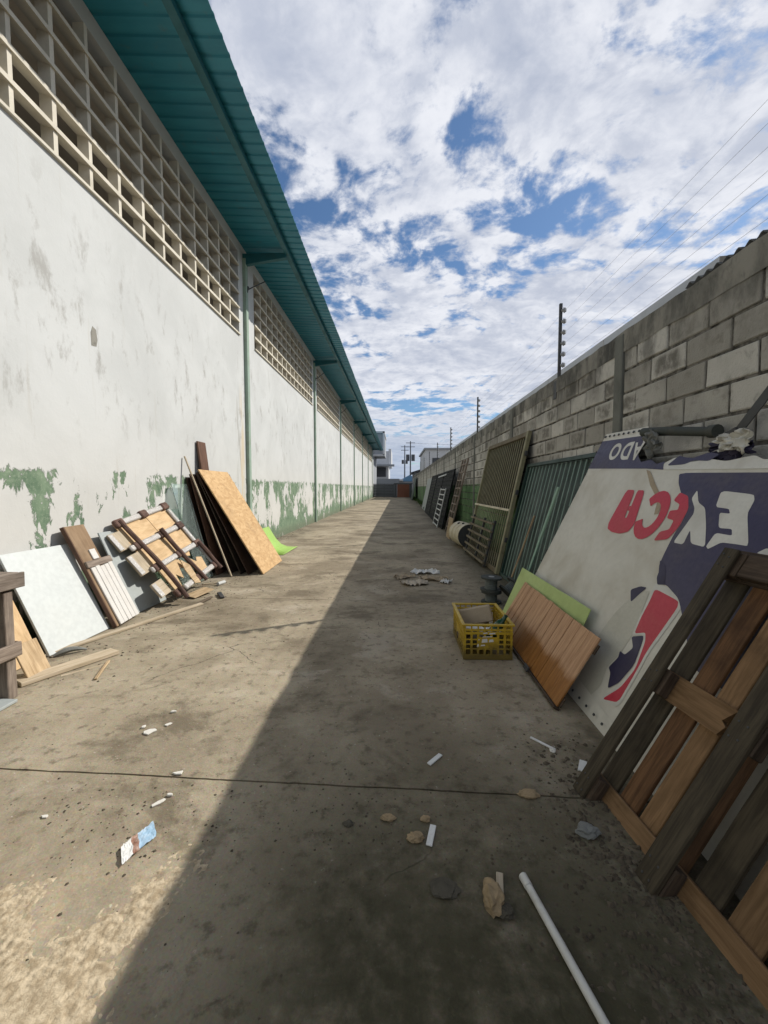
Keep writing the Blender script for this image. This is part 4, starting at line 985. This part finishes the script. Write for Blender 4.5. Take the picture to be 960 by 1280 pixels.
tag(board('green_gate_leaf', (1.62, 50, 0), (0, -5.5, 0), (.45, 0, 2.5), .04, 'fence_green'), 'dark green gate leaf leaning near the far end of the block wall', 'gate')
# weeds along the far foot of the wall
wd = MB()
for i in range(900):
    y = random.uniform(18, 54); x = XR - .03 - abs(random.gauss(0, .16)); h = random.uniform(.05, .3)
    a = random.uniform(0, 6.28); d = Vector((math.cos(a) * .06, math.sin(a) * .06, 0)); s_ = Vector((-d.y, d.x, 0)) * .5
    wd.add([(x, y, 0), Vector((x, y, h * .6)) + d + s_, Vector((x, y, h)) + d * 2.4, Vector((x, y, h * .6)) + d - s_], [(0, 1, 2, 3)])
tag(wd.build('weeds', 'leaf', None), 'low green weeds growing along the far foot of the block wall', 'weeds', kind='stuff')

# ---- foreground pallet leaning on the sign
t = thing('wooden_pallet', (1.15, 1.5, 0), 'large dark wooden pallet leaning on the sign in right foreground', 'pallet')
M = frame((.850, 1.93, .0), (.10, -.995, 0), (.715, .072, 1.155)); PLn = 1.37; PW = 1.12
# runners (viewer's side), blocks, cross boards, deck boards behind
offs = -.135
for u in (0.0, .445, .97):
    sub(M, (u, .0, -.022), (u + (.095 if u else .078), PLn, 0), 'runner', 'pallet_dark', t, .004)
    for v in (.0, .60, PLn - .13): sub(M, (u + .004, v + .003, -.078), (u + .10, v + .125, -.0225), 'block', 'dark_wood', t, .005)
sub(M, (-.01, .005, -.100), (PW, .125, -.0785), 'cross_board', 'pallet_light', t, .004)
fpoly(M, [(-.01, .60), (.36, .60), (.375, .645), (.35, .66), (.385, .725), (-.01, .73)], .021, 'cross_board', 'pallet_light', t, -.100)
sub(M, (-.01, PLn - .13, -.100), (PW, PLn + .03, -.0785), 'cross_board', 'dark_wood', t, .004)
sub(M, (.105, PLn - .12, -.076), (.44, PLn - .004, -.030), 'end_board', 'dark_wood', t, .004)
sub(M, (.56, PLn - .12, -.076), (.96, PLn - .004, -.030), 'end_board', 'dark_wood', t, .004)
for k, (u, wd_, mm) in enumerate(((.0, .11, 'pallet_dark'), (.135, .105, 'pallet_brown'), (.262, .095, 'pallet_light'), (.385, .12, 'pallet_brown'), (.545, .10, 'pallet_dark'), (.675, .11, 'pallet_light'), (.815, .10, 'pallet_brown'), (.96, .12, 'pallet_dark'))):
    sub(M, (u, .0, -.120), (u + wd_, PLn + .02, -.1005), 'deck_board', mm, t, .003)
for u in (0.0, .445, .97):
    for v in (.035, .09, .635, .69, PLn - .095, PLn - .04):
        for du in (.022, .058):
            a_ = u + du + random.uniform(-.006, .006); v_ = v + random.uniform(-.008, .008)
            MB().tube([M @ Vector((a_, v_, -.002)), M @ Vector((a_, v_, .0025))], .0042, 7).build('nail', 'dark_steel', t)
# loose boards at its foot

# ---- PVC pipe and floor litter
t = thing('pvc_pipe', (.51, 1.23, 0), 'white PVC pipe lying on the floor in the foreground', 'pipe')
def ring_pipe(p, q, ro, ri):
    m = MB(); p, q = Vector(p), Vector(q); d = (q - p).normalized(); u = d.cross(Vector((0, 0, 1))).normalized(); v = u.cross(d); n = 18
    for c in (p, q):
        for r in (ro, ri): m.v += [c + (u * math.cos(2 * math.pi * k / n) + v * math.sin(2 * math.pi * k / n)) * r for k in range(n)]
    for k in range(n):
        l = (k + 1) % n
        m.f += [(k, l, 2 * n + l, 2 * n + k), (n + k, 3 * n + k, 3 * n + l, n + l), (k, n + k, n + l, l), (2 * n + k, 2 * n + l, 3 * n + l, 3 * n + k)]
    return m
ring_pipe((.468, 1.43, .0145), (.63, .70, .0145), .0135, .011).build('tube', 'pvc_white', t, True)
ring_pipe((.4655, 1.441, .0145), (.4745, 1.40, .0145), .0155, .0137).build('socket_end', 'pvc_white', t, True)

def chip(name, pos, sx, sy, ang, th, m, label, cat, seed=1, group=None, n=7):
    rnd = random.Random(seed); pts = []
    for k in range(n):
        a = 2 * math.pi * k / n; r = rnd.uniform(.55, 1.25)
        ex = lambda q: q
        pts.append((ex(math.cos(a)) * sx * r / 2, ex(math.sin(a)) * sy * r / 2))
    Mx = Matrix.Translation((pos[0], pos[1], .0015)) @ Matrix.Rotation(ang, 4, 'Z') @ Matrix.Rotation(rnd.uniform(-.05, .05), 4, 'X')
    o = MB().prism(pts, Mx, th).build(name, m, None, bevel=th * .2, M=Mx)
    return tag(o, label, cat, group)
def stick(name, p, q, wd_, th, m, label, cat):
    p = Vector((*p, .002)); q = Vector((*q, .002)); d = q - p; s_ = Vector((-d.y, d.x, 0)).normalized() * wd_
    return tag(board(name, p, d, s_, th, m, bevel=th * .2), label, cat)
rnd_h = (.006, .011, .008)
# photo leaflet
LM = Matrix.Translation((-1.05, 1.545, .004)) @ Matrix.Rotation(R(38), 4, 'Z') @ Matrix.Rotation(R(3), 4, 'Y')
lf = thing('printed_leaflet', (-1.05, 1.545, 0), 'crumpled printed leaflet with blue picture lying on the sunny floor', 'leaflet')
def leaflet_part(name, m, u0, u1, dz):
    mb = MB(); V = []; nu, nv = 18, 10
    for jj in range(nv + 1):
        for ii in range(nu + 1):
            u = u0 + (u1 - u0) * ii / nu; v = -.045 + .09 * jj / nv + .6 * u
            edge = .006 * noise.noise(Vector((u * 40, jj * .3, 2)))
            V.append(LM @ Vector((u + edge, v + .005 * noise.noise(Vector((ii * .5, v * 30, 6))), .006 + .010 * abs(noise.noise(Vector((u * 22, v * 26, 3)))) + .004 * noise.noise(Vector((u * 60, v * 60, 1))) + dz)))
    mb.add(V, [(jj * (nu + 1) + ii, jj * (nu + 1) + ii + 1, (jj + 1) * (nu + 1) + ii + 1, (jj + 1) * (nu + 1) + ii) for jj in range(nv) for ii in range(nu)])
    return mb.build(name, m, lf)
leaflet_part('white_part', 'paper_white', -.065, -.025, 0); leaflet_part('brown_print', 'print_brown', -.025, -.002, 0); leaflet_part('blue_print', 'print_blue', -.002, .06, 0)
for k, (p, sx, sy, a, lab) in enumerate([((-1.09, 1.755), .075, .03, .8, 'white plaster chip just beyond the leaflet at the slab joint'), ((-1.07, 1.80), .04, .02, .3, 'small white chip beside the slab joint on sunny floor'),
        ((-1.46, 2.285), .07, .05, .4, 'biggest white plaster chip of three near the left sunny floor'), ((-1.40, 2.36), .05, .025, .7, 'white chip right of the biggest plaster chip'),
        ((-1.44, 2.50), .05, .025, .2, 'farthest white chip of the three on the sunny floor'), ((-1.11, 1.945), .06, .028, .2, 'lone white chip on sunny floor before the slab joint'),
        ((-1.55, 1.66), .035, .022, .2, 'small white chip left of the printed leaflet'), ((-1.53, 2.33), .03, .02, 1., 'tiny white chip left of the biggest plaster chip')]):
    chip('plaster_chip', p, sx, sy, a, rnd_h[k % 3], 'plaster_chip', lab, 'chip', k + 3, 'plaster chips on the sunny floor')
def flat_crumple(name, c, sx, sy, ang, hgt, m, label, cat, seed, group=None):
    mb = MB(); V = []; n = 12; ca, sa = math.cos(ang), math.sin(ang)
    for jj in range(n + 1):
        for ii in range(n + 1):
            u = ii / n - .5; v = jj / n - .5; q = Vector((u * 4 + seed, v * 4, seed * 1.3))
            x = u * sx * (1 + .4 * noise.noise(Vector((v * 3, seed, 0)))); y = v * sy * (1 + .5 * noise.noise(Vector((u * 3, 0, seed))))
            V.append((c[0] + x * ca - y * sa, c[1] + x * sa + y * ca, .004 + hgt * abs(noise.noise(q)) * 1.6 + hgt * .5 * abs(noise.noise(q * 2.7))))
    mb.add(V, [(jj * (n + 1) + ii, jj * (n + 1) + ii + 1, (jj + 1) * (n + 1) + ii + 1, (jj + 1) * (n + 1) + ii) for jj in range(n) for ii in range(n)])
    o = mb.build(name, m, None); o.modifiers.new('thickness', 'SOLIDIFY').thickness = .003
    return tag(o, label, cat, group)
for k, (p, sx, sy, a, hh, mm, lab) in enumerate([((.26, 6.05), .36, .26, .3, .05, 'cardboard_pale', 'crumpled pale cardboard at the front of the litter heap mid alley'), ((.56, 6.35), .40, .22, -.3, .05, 'cardboard', 'crumpled brown cardboard at the right of the litter heap mid alley'),
        ((.10, 6.5), .30, .20, .5, .05, 'cardboard', 'small cardboard scrap at the left of the litter heap mid alley'), ((.46, 6.85), .42, .22, .1, .06, 'paper_white', 'whitish crumpled paper at the back of the litter heap mid alley'), ((.74, 6.15), .16, .14, .9, .05, 'paper_white', 'little white paper scrap right of the litter heap mid alley')]):
    flat_crumple('cardboard_scrap', p, sx, sy, a, hh, mm, lab, 'litter', k * 3.7 + 1.1, 'litter heap lying mid alley')
stick('plastic_strip', (.175, 2.045), (.245, 2.125), .025, .008, 'paper_white', 'short white plastic strip on shaded floor beyond the slab joint', 'strip')
stick('plastic_strip', (.765, 2.30), (.865, 2.19), .014, .008, 'paper_white', 'thin white strip on the floor left of the pallet foot', 'strip')
stick('wood_strip', (.142, 1.565), (.168, 1.665), .026, .007, 'paper_white', 'pale blue grey strip just in front of the slab joint', 'strip')
stick('wood_strip', (.375, 1.355), (.398, 1.455), .026, .010, 'pale_pine', 'pale wood strip lying beside the tan rock', 'strip')
stick('white_label', (.955, 2.02), (1.0, 2.10), .035, .006, 'paper_white', 'small white card behind the lower part of big pallet', 'card')
def rock(name, p, r, sx, sy, sz, m, label, seed, sub_=2, group=None):
    o = MB().rock((p[0], p[1], r * sz * .6), r, sx, sy, sz, 3, seed, .38).build(name, m, None, False); return tag(o, label, 'rock', group)
rock('rock', (.338, 1.355), .042, .85, 1.25, .85, 'stone_tan', 'tan rubble rock beside the top end of the PVC pipe', 3)
rock('rock', (.365, 1.315), .026, 1.2, .9, .7, 'stone_dark', 'dark rubble lump touching the tan rock', 4)
rock('rock', (.075, 1.60), .030, 1.2, .75, .55, 'stone_tan', 'orange tan rubble chip left of the pale strip', 6)
rock('rock', (.125, 1.70), .018, 1.2, .8, .6, 'stone_tan', 'small tan rubble chip close to the slab joint', 7)
rock('rock', (-.04, 1.70), .024, 1.4, .8, .5, 'stone_tan', 'flat tan rubble chip at the middle of the slab joint', 8)
rock('rock', (-.21, 1.665), .018, 1.2, .8, .5, 'stone_dark', 'small grey rubble chip left of the flat tan one', 9)
rock('rock', (.17, 1.395), .048, 1.15, .8, .16, 'stone_dark', 'flat dark mud clod left of the tan rock', 11)
rock('rock', (.80, 1.655), .045, 1.0, .8, .45, 'rag_grey', 'grey stone lying at the foot of the pallet', 13)
rock('rock', (.62, 1.86), .036, 1.3, .7, .4, 'stone_tan', 'tan rubble lump near the joint left of the pallet', 14)
rock('rock', (.855, 2.19), .016, 1., 1., .6, 'plaster_chip', 'small pale pebble beside the end of the thin white strip', 16)
# crumbs nobody could count
cb = MB(); rnd = random.Random(5)
def crumb(x, y, r):
    h = r * rnd.uniform(.4, .8); n = rnd.choice((4, 5)); a0 = rnd.uniform(0, 6.28)
    ring = [(x + math.cos(a0 + 6.283 * k / n) * r * rnd.uniform(.6, 1.2), y + math.sin(a0 + 6.283 * k / n) * r * rnd.uniform(.6, 1.2), .0005) for k in range(n)]
    cb.add(ring + [(x + rnd.uniform(-.3, .3) * r, y + rnd.uniform(-.3, .3) * r, h)], [(k, (k + 1) % n, n) for k in range(n)])
for _ in range(800): crumb(rnd.uniform(-2.2, 1.2), rnd.uniform(.6, 3.2), rnd.choice((.001, .0015, .002, .002, .003, .005)))
for _ in range(240): crumb(rnd.gauss(-1.15, .3), rnd.gauss(1.65, .16), rnd.choice((.0015, .002, .003, .003, .005, .008)))
for _ in range(450): crumb(rnd.gauss(.85, .2), rnd.gauss(1.35, .22), rnd.choice((.002, .003, .003, .005, .009)))
for _ in range(260): crumb(rnd.gauss(.85, .12), rnd.gauss(2.0, .2), rnd.choice((.002, .003, .003, .005, .009)))
for _ in range(300): crumb(rnd.gauss(.1, .35), rnd.gauss(1.7, .18), rnd.choice((.002, .003, .004, .006)))
for _ in range(700): crumb(rnd.uniform(-3.2, 1.6), rnd.uniform(3, 9), rnd.choice((.004, .005, .007, .010)))
for _ in range(300): crumb(rnd.gauss(-2.6, .25), rnd.uniform(2.8, 6.5), rnd.choice((.004, .006, .009, .013)))
for _ in range(420): crumb(rnd.gauss(.90, .10), rnd.gauss(1.62, .28), rnd.choice((.003, .005, .008, .012, .017)))
for _ in range(260): crumb(rnd.gauss(.82, .16), rnd.gauss(1.20, .14), rnd.choice((.003, .005, .008, .013)))
for _ in range(500): crumb(XL + abs(rnd.gauss(.06, .15)) + .02, rnd.uniform(2.5, 14), rnd.choice((.004, .007, .011, .018)))
tag(cb.build('grit', 'crumb', None), 'scattered dark grit and crumbs over the alley floor', 'grit', kind='stuff')
# wind-blown sand in the lower left
def seg_d(p, a, b):
    a, b, p = Vector(a), Vector(b), Vector(p); s = max(0, min(1, (p - a).dot(b - a) / (b - a).length_squared)); return (p - a - (b - a) * s).length
lines = [((-.80, 1.47), (-.93, 1.22), .07), ((-.93, 1.22), (-1.02, 1.02), .11), ((-1.02, 1.02), (-1.1, .7), .22), ((-1.42, 1.34), (-1.24, 1.20), .09), ((-1.24, 1.20), (-1.1, 1.0), .09), ((-1.5, 1.2), (-1.3, .9), .2)]
sd = MB(); nx, ny = 260, 230; V = []
for j in range(ny + 1):
    for i in range(nx + 1):
        x = -1.75 + 1.15 * i / nx; y = .55 + 1.0 * j / ny
        k = max(w_ - seg_d((x, y), a, b) for a, b, w_ in lines)
        q = Vector((x * 6, y * 6, 1))
        nn = .075 * noise.fractal(q, .7, 2.1, 6) + .06 * noise.noise(q * 3.5) + .045 * noise.noise(q * 9.)
        V.append((x, y, max(-.01, min(.008, (k - .015 + nn) * .055)) + .0012 * noise.noise(q * 9)))
F = [(j * (nx + 1) + i, j * (nx + 1) + i + 1, (j + 1) * (nx + 1) + i + 1, (j + 1) * (nx + 1) + i) for j in range(ny) for i in range(nx)]
F = [f for f in F if max(V[q][2] for q in f) > .0004]
used = sorted({q for f in F for q in f}); ix = {q: n_ for n_, q in enumerate(used)}
sd.add([V[q] for q in used], [tuple(ix[q] for q in f) for f in F])
tag(sd.build('sand', 'sand', None, False), 'pale sand drifted over the concrete in the lower left', 'sand', kind='stuff')
